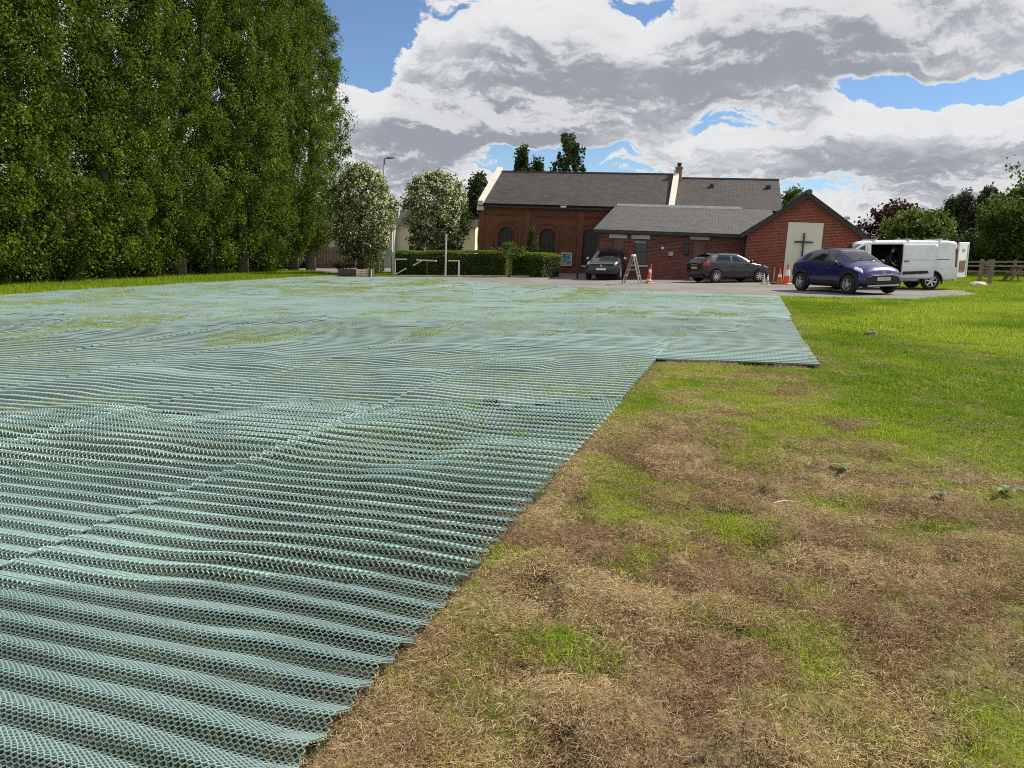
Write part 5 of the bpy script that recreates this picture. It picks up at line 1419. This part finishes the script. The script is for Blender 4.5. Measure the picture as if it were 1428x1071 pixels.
# pale sign board on posts left of the barrier
a = on(526.5, 380.5); b = on(546.5, 380.5); z0 = top_z(a, 357.2) - a.z; z1 = top_z(a, 347.5) - a.z; v = b - a
t = empty('sign_board', a, 0, 'pale blank sign board on posts beside the left end of the hedge', 'sign')
MB().box(0, v.length, -.03, .03, z0, z1).build('board', plain('pale_sign', (0.55, 0.56, 0.56), 0.5, var=.05), t)
for x in (.05, v.length - .05): MB().bar((x, .05, 0), (x, .05, z1), .08).build('post', M_galv, t)
# street lamp
p = ground_at(534.5, 58); zt = top_z(p, 219.5)
M_lampc = plain('galvanised_column', (0.20, 0.21, 0.22), 0.5, metal=.4)
t = empty('street_lamp', (p.x, p.y, p.z), 0, 'slender grey street lamp rising between the flowering trees', 'street lamp')
H_ = zt - p.z
MB().tube([(0, 0, 0), (0, 0, 1.5), (0, 0, H_ - .1)], [.11, .09, .055], 12).build('column', M_lampc, t, smooth=True)
MB().bar((0, 0, H_ - .1), (.25, 0, H_ - .04), .07).build('arm', M_lampc, t)
MB().prism([(.2, H_ - .10), (.78, H_ - .03), (.78, H_ + .03), (.2, H_ + .04)], 'y', -.14, .14).build('lamp_head', M_lampc, t, bevel=.015)
# pallet planter
p = on(473, 386.9); q = on(517, 387.4)
def pallet(name, x0, x1, y, h, mat, lab, rz=0, d=.7):
    w = x1 - x0
    t = empty(name, (0, 0, 0), rz, lab, 'pallet', 'pallets standing by the flowering tree')
    for k in range(4): MB().box(0, w, -.012, .012, k * (h - .1) / 3, k * (h - .1) / 3 + .1).build('slat', mat, t)
    for k in range(3): MB().box(k * (w - .08) / 2, k * (w - .08) / 2 + .08, .0125, .10, 0, h).build('bearer', mat, t)
    for k in range(4): MB().box(0, w, .1005, .122, k * (h - .1) / 3, k * (h - .1) / 3 + .1).build('slat', mat, t)
    return t
hP = top_z(p, 374.5) - p.z
L_ = (q - p).length
t = pallet('pallet', 0, .9, 0, hP * .95, M_palew, 'pale new pallet standing upright at the right of the stack'); t.location = q - (q - p).normalized() * .95
t = pallet('pallet', 0, L_ - 1.0, 0, hP, M_darkw, 'dark weathered pallet standing upright left of the pale one'); t.location = p
t = pallet('pallet', 0, .8, 0, hP * .95, M_darkw, 'short dark pallet end forming the left side of the planter box', rz=math.radians(85)); t.location = p + Vector((.02, .13, 0))
t = pallet('pallet', 0, .8, 0, hP * .95, M_darkw, 'dark pallet end forming the right side of the planter box', rz=math.radians(85)); t.location = q + Vector((-.05, .16, 0))
MB().box(0, L_ - .3, .2, .9, hP * .1, hP * .8).build('soil', plain('planter_soil', (.06, .045, .03), .95)).location = p + Vector((.1, .02, 0))
so = bpy.data.objects['soil']; tag(so, 'dark soil heaped inside the pallet planter', 'soil')
# picnic tables, post and rail fence, stone, log at right
def picnic(px, py, rz, lab):
    r = empty('picnic_table', on(px, py), rz, lab, 'picnic table', 'picnic tables on the right lawn')
    for k in range(5): MB().box(-.9, .9, -.36 + k * .148, -.23 + k * .148, .72, .76).build('top_plank', M_wood, r)
    for s in (-1, 1):
        for k in range(2): MB().box(-.9, .9, s * .72 - .14 + k * .145, s * .72 - .01 + k * .145, .43, .47).build('seat_plank', M_wood, r)
        for x in (-.68, .68): MB().bar((x, s * .68, 0), (x, s * .22, .72), .09, .045, up=(1, 0, 0)).build('leg', M_wood, r)
    for x in (-.68, .68):
        MB().bar((x + .05, -.84, .40), (x + .05, .84, .40), .045, .09).build('cross_beam', M_wood, r); MB().bar((x + .05, -.34, .69), (x + .05, .34, .69), .045, .07).build('top_batten', M_wood, r)
    return r
picnic(1392, 391.5, math.radians(-8), 'brown picnic table just right of the wooden fence posts')
picnic(1424, 393, math.radians(70), 'picnic table cut off by the right edge of the photo')
def rail_fence(pts, lab, h=1.0, mat=M_wood):
    a = pts[0]; r = empty('rail_fence', a, 0, lab, 'fence')
    for p_ in pts: v = p_ - a; MB().bar((v.x, v.y, v.z - .1), (v.x, v.y, v.z + h), .13).build('post', mat, r)
    for p_, q_ in zip(pts, pts[1:]):
        for z in (.38, .70, .93): MB().bar((p_.x - a.x, p_.y - a.y - .08, p_.z - a.z + z), (q_.x - a.x, q_.y - a.y - .08, q_.z - a.z + z), .035, .09).build('rail', mat, r)
    return r
rail_fence([on(1365, 394.5), on(1380, 396)], 'short brown post and rail fence beside the pale stone', 1.15)
P_ = [wp(x, 352, 44) for x in (1346, 1382, 1418, 1450)]
rail_fence([Vector((p_.x, p_.y, gz(p_.x))) for p_ in P_], 'long grey rail fence behind the picnic tables', 1.05)
rock('pale_stone', on(1364, 399.3, 0.02), .30, plain('limestone', (0.48, 0.42, 0.32), 0.9, var=.15), 'pale stone lying on the grass at the foot of the fence', 'stone', 3, (1.5, .8, .7))
rock('clod', on(1215, 467.5, 0.0), .10, plain('grey_clod', (0.16, 0.13, 0.11), 0.95, var=.5, scale=14), 'grey clod of earth lying on the green lawn', 'clod', 7, (1.2, .9, .7))
# pale twig in the dead grass
t_ = MB().tube([(0, 0, 0), (.07, .01, .008), (.14, .005, .004)], [.003, .003, .002], 6).build('twig', plain('bleached_twig', (0.62, 0.58, 0.45), .8)); p = gp(1078, 711); t_.location = (p.x, p.y, float(land(np.array([p.x]), np.array([p.y]))[0]) + .045); t_.rotation_euler = (0, 0, .2); tag(t_, 'short bleached twig on the brown dead grass', 'twig')
# broad-leaved weeds
M_dock = blade_mat('dock_leaf', (0.20, 0.27, 0.13), (0.12, 0.20, 0.05), (0.2, 0.26, 0.13), (0.12, 0.2, 0.05), .3)
def weed(px, py, n, L, up, lab, seed):
    rr = np.random.default_rng(seed); p = gp(px, py); z = float(land(np.array([p.x]), np.array([p.y]))[0])
    t = empty('weed', (p.x, p.y, z), 0, lab, 'weed', 'broad leaved weeds in the grass')
    for k in range(n):
        h = 2 * PI * k / n + rr.random(); l_ = L * .62 * (.6 + .5 * rr.random()); e = up * (.6 + .6 * rr.random()); w = l_ * .17
        V = []; F = []; d = Vector((math.cos(h), math.sin(h), 0)); s_ = Vector((-d.y, d.x, 0)); c = Vector((0, 0, 0))
        for q in range(7):
            f_ = q / 6; ww = w * math.sin(PI * min(1, f_ * .92 + .06)) ** .7; ee = e * (1 - 1.5 * f_)
            V += [tuple(c + s_ * ww + Vector((0, 0, ww * .35))), tuple(c), tuple(c - s_ * ww + Vector((0, 0, ww * .35)))]
            c = c + (d * math.cos(ee) + Vector((0, 0, math.sin(ee)))) * l_ / 6
        for q in range(6): F += [(q * 3, q * 3 + 1, q * 3 + 4, q * 3 + 3), (q * 3 + 1, q * 3 + 2, q * 3 + 5, q * 3 + 4)]
        MB().add(V, F).build('leaf', M_dock, t, smooth=True)
    return t
weed(1174, 661, 6, .17, 1.0, 'pale broad leaved weed standing where lawn meets dead grass', 1)
weed(1232, 678, 5, .14, .9, 'low pale weed with light leaves on the dead grass edge', 2)
weed(1310, 706, 6, .15, 1.3, 'upright green weed with narrow stems in the brown patch', 3)
weed(1402, 694, 6, .18, .8, 'spreading weed with one white leaf near the right edge', 4)
weed(1170, 690, 4, .11, .8, 'little dark green weed below the pale broad leaved one', 5)
# ------------------------------------------------------------------ trees, hedge, bushes
def leaf_mat(name, c0, c1, c2, trans=0.35, flower=None):
    """leaf colour from per-leaf value (rv) and per-clump value (cv)"""
    m, t, b = newmat(name)
    rv = t.a('ShaderNodeAttribute', attribute_name='rv').outputs['Fac']; cv = t.a('ShaderNodeAttribute', attribute_name='cv').outputs['Fac']
    c = t.mix(cv, t.mix(rv, c0, c1), t.mix(rv, c1, c2))
    if flower:
        fl = t.a('ShaderNodeAttribute', attribute_name='fl').outputs['Fac']; c = t.mix(fl, c, flower)
    t.l.new(c, b.inputs['Base Color']); b.inputs['Roughness'].default_value = 0.6; b.inputs['Specular IOR Level'].default_value = 0.18
    tr = t.a('ShaderNodeBsdfTranslucent', i={0: c})
    mx = t.a('ShaderNodeMixShader', i={0: trans, 1: b.outputs[0], 2: tr.outputs[0]})
    t.l.new(mx.outputs[0], m.node_tree.nodes['Material Output'].inputs[0])
    return m
L_pop = leaf_mat('poplar_leaf', (0.025, 0.047, 0.004), (0.075, 0.125, 0.009), (0.185, 0.250, 0.018), .42)
L_haw = leaf_mat('hawthorn_leaf', (0.06, 0.085, 0.025), (0.11, 0.145, 0.035), (0.16, 0.19, 0.05), .35, flower=(0.78, 0.78, 0.52))
L_dark = leaf_mat('dark_leaf', (0.022, 0.042, 0.012), (0.045, 0.075, 0.018), (0.075, 0.105, 0.028), .3)
L_mid = leaf_mat('mid_leaf', (0.050, 0.085, 0.014), (0.085, 0.130, 0.020), (0.130, 0.170, 0.032), .38)
L_red = leaf_mat('copper_leaf', (0.035, 0.014, 0.014), (0.065, 0.024, 0.022), (0.10, 0.04, 0.03), .25)
L_grey = leaf_mat('grey_poplar_leaf', (0.045, 0.055, 0.030), (0.075, 0.088, 0.050), (0.11, 0.12, 0.075), .3)
L_hedge = leaf_mat('hedge_leaf', (0.055, 0.10, 0.008), (0.12, 0.19, 0.012), (0.22, 0.29, 0.02), .45)
M_bark = plain('grey_bark', (0.13, 0.115, 0.09), 0.95, var=.35, scale=4, bump=.8)
M_barkd = plain('dark_bark', (0.07, 0.055, 0.045), 0.95, var=.35, scale=4, bump=.8)
def leaves(C, Rc, per, size, seed, up=0.3, flat=0.6, fl=0.0):
    """C (n,3) clump centres, Rc (n,3) clump radii -> folded leaf cards scattered through the clumps"""
    r = np.random.default_rng(seed); n = len(C); N_ = n * per
    ci = np.repeat(np.arange(n), per)
    d = r.normal(size=(N_, 3)); d /= np.linalg.norm(d, axis=1, keepdims=True)
    rad = r.random(N_) ** 0.45
    P = C[ci] + d * Rc[ci] * rad[:, None]
    nr = r.normal(size=(N_, 3)) + np.array([0, 0, up]) + d * flat
    nr /= np.linalg.norm(nr, axis=1, keepdims=True)
    a = np.cross(nr, r.normal(size=(N_, 3))); a /= np.linalg.norm(a, axis=1, keepdims=True); b = np.cross(nr, a)
    s = size * (0.6 + 0.8 * r.random(N_))[:, None]
    V = np.stack([P - a * s * .5, P - b * s * .33 + nr * s * .06, P + a * s * .5 - nr * s * .05, P + b * s * .33 + nr * s * .06], 1).reshape(-1, 3)
    F = np.arange(N_ * 4).reshape(-1, 4)
    rv = np.repeat(r.random(N_), 4); cv = np.repeat(np.repeat(r.random(n), per), 4)
    out = {'rv': rv, 'cv': cv}
    if fl:
        f_ = (r.random(n) * .6 + .7)[ci] * (rad > .45) * fl
        out['fl'] = np.repeat((r.random(N_) < f_).astype(float), 4)
    return V, F, out
def crown_pts(kind, H, W, n, seed, z0=0.0, top=0.5):
    """clump centres inside a crown of height H, width W, standing on z0"""
    r = np.random.default_rng(seed); C = []; 
    lob = [(r.random() * 2 * PI, r.random(), 0.66 + .55 * r.random()) for _ in range(9)]
    while len(C) < n:
        f = r.random(); an = r.random() * 2 * PI; q = r.random() ** 0.38
        if kind == 'column': prof = min(1, (f / .10) ** .6) * (1 - max(0, (f - .45) / .55) ** 1.8 * (1 - top * .3)) 
        elif kind == 'cone': prof = min(1, (f / .06) ** .6) * (1 - f) ** .75
        else: prof = math.sqrt(max(0, 1 - (2 * min(1, f * .96 + .04) - 1) ** 2)) * (1.0 if f > .35 else .95)
        m = 1.0
        for la, lf, lr in lob:
            dd = abs((an - la + PI) % (2 * PI) - PI) / 1.1 + abs(f - lf) / .22
            if dd < 1: m = max(m * .9, lr + .25 * (1 - dd))
        k = W / 2 * prof * q * m * (1 + (.16 * r.normal() if kind == 'column' and q > .75 else 0))
        C.append((k * math.cos(an), k * math.sin(an), z0 + f * H))
    return np.array(C)
def trunk_mesh(H, r0, seed, limbs=6, lean=0.0, z1=None, spread=.35):
    r = random.Random(seed); m = MB()
    pts = [(lean * H * (k / 6) ** 1.3 + r.uniform(-.03, .03) * r0 * 6, r.uniform(-.03, .03) * r0 * 6, H * k / 6 - .15 * (k == 0)) for k in range(7)]
    m.tube(pts, [r0 * 1.35, r0 * 1.0, r0 * .85, r0 * .7, r0 * .52, r0 * .34, r0 * .12], 10)
    for k in range(limbs):
        f = .22 + .6 * k / limbs; b = Vector(pts[0]).lerp(Vector(pts[-1]), f); an = r.random() * 2 * PI; L = H * spread * (1 - f * .5)
        q = b + Vector((math.cos(an) * L * .55, math.sin(an) * L * .55, L * .75))
        m.tube([b, b.lerp(q, .5) + Vector((0, 0, -.04 * L)), q], [r0 * .42 * (1 - f * .6), r0 * .28 * (1 - f * .5), r0 * .06], 6)
    return m
def tree(p, H, W, kind, lm, label, cat='tree', group=None, clumps=220, per=60, size=.16, cr=(.55, .55, .75), seed=1, z0f=.18, tr=.22, bark=None, fl=0.0, name='tree', limbs=6, mesh=None, top=.5, up=.3):
    t = empty(name, p, 0, label, cat, group)
    trunk_mesh(H * .9, tr, seed, limbs).build('trunk', bark or M_bark, t, smooth=True)
    if mesh is None:
        C = crown_pts(kind, H * (1 - z0f), W, clumps, seed, H * z0f, top)
        rr = np.random.default_rng(seed + 5)
        R = np.array(cr)[None] * (.45 + 1.1 * rr.random((clumps, 1)) ** 1.5)
        V, F, at = leaves(C, R, per, size, seed + 9, fl=fl, up=up)
        npmesh('crown', V, F, lm, t, attrs=at)
    else:
        o = bpy.data.objects.new('crown', mesh); COL.objects.link(o); o.parent = t
    return t
# ---- the row of poplars at the left: three crowns built once, shared and turned
POP = []
rowp = [(434, 60.5, 21), (409, 56.5, 24), (366, 52.5, 25), (338, 50.0, 25), (290, 47.5, 25), (250, 45.0, 25), (200, 42.0, 25), (150, 39.5, 25), (95, 37.0, 25), (38, 34.8, 24), (-25, 32.5, 24), (-110, 30, 23)]
labs = ['rightmost tall poplar, its trunk standing by the grey road', 'second tall poplar from the right end of the dense row', 'third tall poplar from the right, behind the pale trunk gap', 'fourth tall poplar from the right with a whitish trunk base',
        'fifth tall poplar from the right end of the dense row', 'tall poplar whose pale trunk base glows at the sunny grass edge', 'seventh tall poplar from the right, low branches over dark shade', 'eighth tall poplar from the right end of the row',
        'ninth tall poplar from the right, branches reaching near the ground', 'tall poplar at the left with the lowest leafy branches', 'tall poplar cut by the left edge of the photo', 'outermost tall poplar mostly beyond the left edge']
protos = []
for k, (px, d, H) in enumerate(rowp):
    p = ground_at(px, d)
    low = .13 if k < 6 else .03
    if k in (0, 1, 2):
        t = tree(p, H, 4.7 if k else 5.4, 'column', L_pop, labs[k], group='row of tall poplars along the left side', clumps=640, per=125, size=.132, cr=(.56, .56, .80), seed=100 + k, z0f=(.085, .055, .01)[k], tr=.30, name='poplar', limbs=0, top=.9)
        protos.append(t)
    else:
        s = protos[1] if k in (3, 5) else protos[2]
        t = s.copy(); COL.objects.link(t)
        for ch in s.children: c_ = ch.copy(); COL.objects.link(c_); c_.parent = t
        t.location = p; t['label'] = labs[k]; t.rotation_euler = (0, 0, k * 2.1)
        sc = .96 + .05 * ((k * 7) % 3); t.scale = (sc * 1.02, sc * 1.02, sc)
# white-washed / pale bases of some trunks
for px, d in ((246, 45.0), (330, 50.0), (401, 55.5)):
    pass
# dark shrubs and undergrowth behind the trunks
for k, (px, d, h, w) in enumerate([(20, 40, 4.5, 7), (90, 44, 4.5, 7), (160, 49, 4.5, 7), (230, 54, 4.2, 7), (300, 60, 4.0, 7), (365, 66, 3.8, 7), (405, 70, 3.0, 5)]):
    p = ground_at(px, d)
    tree(p, h, w, 'round', L_dark, ['dark shrub at the far left under the poplars', 'dark shrub left of the palest trunk', 'dark shrub in the deep shade under the poplars', 'dark shrub behind the pale trunk', 'dark shrub between the two pale trunks', 'dark shrub right of the second pale trunk', 'dark shrub at the end of the poplar row by the road'][k],
         'shrub', 'dark shrubs under the poplars', clumps=130, per=60, size=.24, cr=(.8, .8, .6), seed=200 + k, z0f=.0, tr=.08, bark=M_barkd, name='shrub', limbs=4)
# far tree belt closing the view behind the poplars
def belt(name, pts, h, lm, label, seed, size=.5, per=40, n=160, rr_=(1.6, 1.6, 1.4)):
    r = np.random.default_rng(seed); C = []
    for _ in range(n):
        f = r.random() * (len(pts) - 1); i = int(f); a = pts[i].lerp(pts[i + 1], f - i)
        C.append((a.x + r.normal() * 1.2, a.y + r.normal() * 1.5, a.z + h * r.random() ** .8 * (.8 + .35 * math.sin(f * 9 + seed))))
    V, F, at = leaves(np.array(C), np.array([rr_] * n) * (.7 + .6 * r.random((n, 1))), per, size, seed)
    o = npmesh(name, V, F, lm, attrs=at); tag(o, label, kind='stuff'); return o
belt('far_woodland', [ground_at(x, 95) for x in (-250, -100, 50, 200, 330, 395)], 9, L_dark, 'dark woodland closing the view behind the poplars', 301, size=.8, n=260, rr_=(2.6, 2.6, 2.2))
belt('far_woodland', [ground_at(x, 130) for x in (300, 420, 520, 640, 760)], 6, L_dark, 'low distant trees behind the houses', 302, size=.8, n=150, rr_=(2.4, 2.4, 1.6))
belt('far_woodland', [ground_at(x, 110) for x in (1190, 1300, 1420, 1560)], 2.2, L_dark, 'low distant trees behind the van and tables', 303, size=.7, n=170, rr_=(2.4, 2.4, 1.4))
# ---- hawthorns in flower
p = ground_at(503, 51); H = top_z(p, 234) - p.z
tree(p, H, 4.3, 'round', L_haw, 'white flowering hawthorn right of the poplars, behind the pallets', 'tree', 'hawthorns in white blossom', clumps=340, per=110, size=.14, cr=(.45, .45, .45), seed=401, z0f=.14, tr=.20, bark=M_barkd, fl=.36, name='hawthorn', limbs=8)
p = ground_at(609, 56); H = top_z(p, 243) - p.z
tree(p, H, 5.0, 'round', L_haw, 'rounded white flowering hawthorn behind the left part of the hedge', 'tree', 'hawthorns in white blossom', clumps=360, per=105, size=.14, cr=(.46, .46, .44), seed=402, z0f=.17, tr=.20, bark=M_barkd, fl=.36, name='hawthorn', limbs=8)
# ---- trees behind the hall
for px, top_, w, d, kind, lm, lab, sd in ((667, 246, 2.6, 75, 'column', L_dark, 'narrow dark tree just left of the hall gable', 1), (724, 210, 2.0, 85, 'column', L_dark, 'slim poplar top left of the pair above the hall roof', 2),
        (744, 228, 2.4, 86, 'column', L_dark, 'lower poplar top between the slim and the broad one above the roof', 3), (787, 188, 3.7, 84, 'column', L_dark, 'broad poplar top rising above the middle of the hall roof', 4),
        (1100, 268, 2.4, 80, 'round', L_mid, 'wispy tree top showing beside the gable ridge', 5),
        (1245, 288, 5.8, 74, 'round', L_red, 'dark copper leaved tree behind the white van', 6), (1266, 300, 5.6, 66, 'round', L_mid, 'bright green round tree in front of the copper one', 7), (1294, 302, 3.2, 70, 'round', L_mid, 'small pale green tree right of the round green one', 8),
        (1318, 282, 1.9, 92, 'column', L_grey, 'first grey poplar of the group at the right', 9), (1334, 275, 2.4, 92, 'column', L_grey, 'tallest grey poplar of the left pair at the right', 10), (1350, 288, 1.8, 92, 'column', L_grey, 'short grey poplar between the two taller groups', 11),
        (1367, 266, 2.6, 90, 'column', L_grey, 'tallest grey poplar behind the big tree edge', 12), (1379, 276, 2.0, 90, 'column', L_grey, 'rightmost grey poplar half hidden by the big tree', 13)):
    p = ground_at(px, d); H = top_z(p, top_) - p.z
    tree(p, H, w * d / 75, kind, lm, lab, 'tree', None, clumps=150, per=55, size=.30 if kind == 'column' else .34, cr=(.45, .45, .9) if kind == 'column' else (.75, .75, .7), seed=500 + sd, z0f=.12, tr=.18, bark=M_barkd, name='poplar' if kind == 'column' else 'tree', limbs=5, top=1.0)
p = ground_at(1440, 50); H = top_z(p, 262) - p.z
tree(p, H, 6.2, 'round', L_mid, 'big dense green tree at the right edge behind the tables', 'tree', None, clumps=420, per=75, size=.22, cr=(.75, .75, .7), seed=601, z0f=.0, tr=.3, bark=M_barkd, name='tree', limbs=9)
p = ground_at(1500, 52)
tree(p, 9.5, 9.0, 'round', L_mid, 'second big green tree just beyond the right edge', 'tree', None, clumps=220, per=60, size=.28, cr=(.85, .85, .8), seed=602, z0f=.0, tr=.3, bark=M_barkd, name='tree', limbs=6)
p = ground_at(1392, 56); H = top_z(p, 322) - p.z
tree(p, H, 6, 'round', L_dark, 'dark bush under the big tree behind the rail fence', 'bush', None, clumps=120, per=60, size=.25, cr=(.8, .8, .6), seed=603, z0f=.0, tr=.08, bark=M_barkd, name='bush', limbs=3)
p = ground_at(1352, 58); H = top_z(p, 330) - p.z
tree(p, H, 4, 'round', L_red, 'reddish bush right behind the open rear door of the van', 'bush', None, clumps=80, per=60, size=.22, cr=(.6, .6, .5), seed=604, z0f=.0, tr=.06, bark=M_barkd, name='bush', limbs=3)
p = ground_at(1300, 52); H = top_z(p, 335) - p.z
tree(p, H, 4.5, 'round', L_dark, 'low dark bush directly behind the roof of the van', 'bush', None, clumps=80, per=60, size=.22, cr=(.6, .6, .5), seed=605, z0f=.0, tr=.06, bark=M_barkd, name='bush', limbs=3)
# ---- clipped hedge
def hedge(pa, pb, depth, py_top, label, seed):
    a = Vector((pa.x, pa.y, gz(pa.x))); b = Vector((pb.x, pb.y, gz(pb.x))); ux = (b - a); L = ux.length; ux.normalize(); vy = Vector((-ux.y, ux.x, 0)).normalized()
    h = top_z(a.lerp(b, .5), py_top) - a.lerp(b, .5).z
    t = empty('hedge', a, 0, label, 'hedge')
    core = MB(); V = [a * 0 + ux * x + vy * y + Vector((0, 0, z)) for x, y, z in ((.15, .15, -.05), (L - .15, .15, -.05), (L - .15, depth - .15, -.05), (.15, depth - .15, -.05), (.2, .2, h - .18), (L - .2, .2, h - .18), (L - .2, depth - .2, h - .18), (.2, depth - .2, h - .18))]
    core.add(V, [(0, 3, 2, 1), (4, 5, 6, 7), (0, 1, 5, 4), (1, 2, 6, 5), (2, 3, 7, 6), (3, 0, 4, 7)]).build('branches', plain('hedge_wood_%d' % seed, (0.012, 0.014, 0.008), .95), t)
    r = np.random.default_rng(seed); n = int(L * 1500)
    face = r.random(n); x = r.random(n) * L; y = np.where(face < .42, r.random(n) * .16, r.random(n) * depth); z = np.where(face < .42, r.random(n) * h, h - .12 + .14 * r.random(n))
    endf = r.random(n) < .10; x = np.where(endf, np.where(r.random(n) < .5, r.random(n) * .15, L - r.random(n) * .15), x); y = np.where(endf, r.random(n) * depth, y); z = np.where(endf, r.random(n) * h, z)
    rnd = .12 * (fbm(x * 1.5, z * 2 + y, 3, seed) - .5); z = z + rnd; y = y + np.where(face < .42, rnd, 0)
    # rounded shoulders
    er = np.minimum(x, L - x); z = np.where((er < .4) & (z > h - .4), z - (.4 - er) * .5, z)
    C = np.stack([ux.x * x + vy.x * y, ux.y * x + vy.y * y, ux.z * x + z], 1)
    V, F, at = leaves(C, np.full((n, 3), .03), 1, .085, seed, up=.8)
    at['cv'] = np.repeat(np.clip(fbm(x * .9, z * 1.5 + y, 3, seed + 1) * 1.2 - .1, 0, 1), 4)
    npmesh('foliage', V, F, L_hedge, t, attrs=at)
    return t
hedge(gp(546, 383.8), gp(707, 385.0), 1.6, 350, 'long clipped dark green hedge left of the young tree', 701)
hedge(gp(708.5, 385.3), gp(757, 387.2), 1.6, 352, 'short clipped hedge section right of the young tree', 702)
# young tree in front of the hedge, shrub behind it
p = gp(710, 386.4); p = Vector((p.x, p.y, gz(p.x))); H = top_z(p, 339) - p.z
tree(p, H, 1.9, 'round', L_mid, 'young slim tree in front of the gap in the hedge', 'tree', None, clumps=40, per=40, size=.10, cr=(.22, .22, .16), seed=711, z0f=.58, tr=.055, bark=M_bark, name='young_tree', limbs=5)
p = ground_at(741, 50); H = top_z(p, 322) - p.z
tree(p, H, 1.5, 'cone', L_dark, 'upright shrub behind the hedge against the hall wall', 'shrub', None, clumps=60, per=50, size=.12, cr=(.25, .25, .4), seed=712, z0f=.1, tr=.06, bark=M_barkd, name='shrub', limbs=3)
p = on(483, 380.5); tree(p, 1.0, 2.2, 'round', L_dark, 'low plants growing in the pallet planter', 'plant', None, clumps=20, per=50, size=.11, cr=(.3, .3, .2), seed=713, z0f=.3, tr=.03, bark=M_barkd, name='plant', limbs=3)
p = ground_at(520, 50); tree(p, 1.9, 1.6, 'round', L_mid, 'yellow green bush beside the left end of the hedge', 'bush', None, clumps=40, per=50, size=.10, cr=(.3, .3, .25), seed=714, z0f=.0, tr=.03, bark=M_barkd, name='bush', limbs=3)

# ------------------------------------------------------------------ houses and fence beyond the road
M_cream = plain('cream_render', (0.70, 0.64, 0.48), 0.85, var=.05, scale=1)
M_grrend = plain('grey_pebbledash', (0.38, 0.36, 0.33), 0.9, var=.08, scale=1.5)
def house(p, rz, w, d, he, hr, wall, lab, wins_, ridge_x=True, roofm=None):
    t = empty('house', p, rz, lab, 'house', None)
    o = MB().box(0, w, 0, d, -.8, he)
    o.build('wall', wall, t)
    rm = roofm or SL_dark
    if ridge_x:
        MB().prism([(-.35, he - .12), (d / 2, hr), (d + .35, he - .12), (d / 2, hr + .12 - .3)], 'x', -.3, w + .3).build('roof', rm, t)
        for x0 in (.0, w - .25): MB().prism([(.003, he), (d / 2, hr - .2), (d - .003, he)], 'x', x0 + .003, x0 + .247).build('gable', wall, t)
    else:
        MB().prism([(-.35, he - .12), (w / 2, hr), (w + .35, he - .12), (w / 2, hr - .2)], 'y', -.3, d + .3).build('roof', rm, t)
        for y0 in (.0, d - .25): MB().prism([(.003, he), (w / 2, hr - .2), (w - .003, he)], 'y', y0 + .003, y0 + .247).build('gable', wall, t)
    for x, z, ww, hh in wins_:
        f_ = MB().box(x, x + ww, -.05, .02, z, z + hh).build('window', M_white, t)
        for i_ in range(2): MB().box(x + .06 + i_ * ww / 2, x + ww / 2 - .03 + i_ * ww / 2, -.06, -.05, z + .06, z + hh - .06).build('pane', M_glass, f_)
    ch_ = MB().box(w * .75, w * .75 + .6, d / 2 - .3, d / 2 + .3, hr - .5, hr + .7).build('chimney', M_grrend, t)
    return t
p = ground_at(548, 72); z_e = top_z(p, 311) - p.z; z_r = top_z(p, 290) - p.z
house(p, math.radians(-4), 7.8, 7.5, z_e, z_r, M_cream, 'cream rendered house with slate roof behind the round hawthorn', [(1.6, 3.4, 1.1, 1.1), (4.5, 3.4, 1.1, 1.1), (1.5, 1.0, 1.2, 1.2), (4.6, .9, 1.6, 1.3)], ridge_x=True)
p = ground_at(506, 70); z_e = top_z(p, 318) - p.z
house(p, math.radians(-4), 2.7, 6.5, z_e, z_e + 1.4, M_grrend, 'grey rendered lean house end between the two flowering trees', [(.5, 1.0, .8, 1.0)], ridge_x=True)
p = ground_at(640, 78); z_e = top_z(p, 378) - p.z
house(p, math.radians(-4), 4.4, 6.0, max(1.9, top_z(p, 372) - p.z), top_z(p, 362) - p.z + .6, M_grrend, 'low grey roofed outbuilding left of the hall gable', [], ridge_x=True, roofm=SL_light)
p = ground_at(392, 92)
house(p, math.radians(-6), 11, 8, 5.0, 7.4, M_grrend, 'grey house glimpsed behind the wooden fence and poplars', [(1.5, 3.2, 1.2, 1.1), (6.5, 3.2, 1.2, 1.1), (6.5, .8, 1.4, 1.2)], ridge_x=True)
# close-boarded wooden fence along the road
a = ground_at(380, 70); b = ground_at(500, 68)
t = empty('board_fence', a, 0, 'brown close boarded wooden fence beyond the grey road', 'fence')
v = b - a; L_ = v.length; n_ = 62; hF = top_z(a.lerp(b, .5), 345) - a.lerp(b, .5).z
me_ = None; M_fenc = plain('brown_fence_board', (0.22, 0.145, 0.10), .85, var=.3, scale=5)
for k in range(n_):
    if me_ is None:
        o = MB().box(-.5 * L_ / n_ * .9, .5 * L_ / n_ * .9, -.012, .012, 0, hF).build('board', M_fenc, t); me_ = o.data
    else:
        o = bpy.data.objects.new('board', me_); COL.objects.link(o); o.parent = t
    o.location = v * ((k + .5) / n_) + Vector((0, .01 * (k % 2), .02 * ((k * 5) % 3))); o.rotation_euler = (0, 0, math.atan2(v.y, v.x))
for z in (.3, hF - .3): MB().bar(Vector((0, .06, z)), v + Vector((0, .06, z)), .05, .08).build('rail', M_fenc, t)
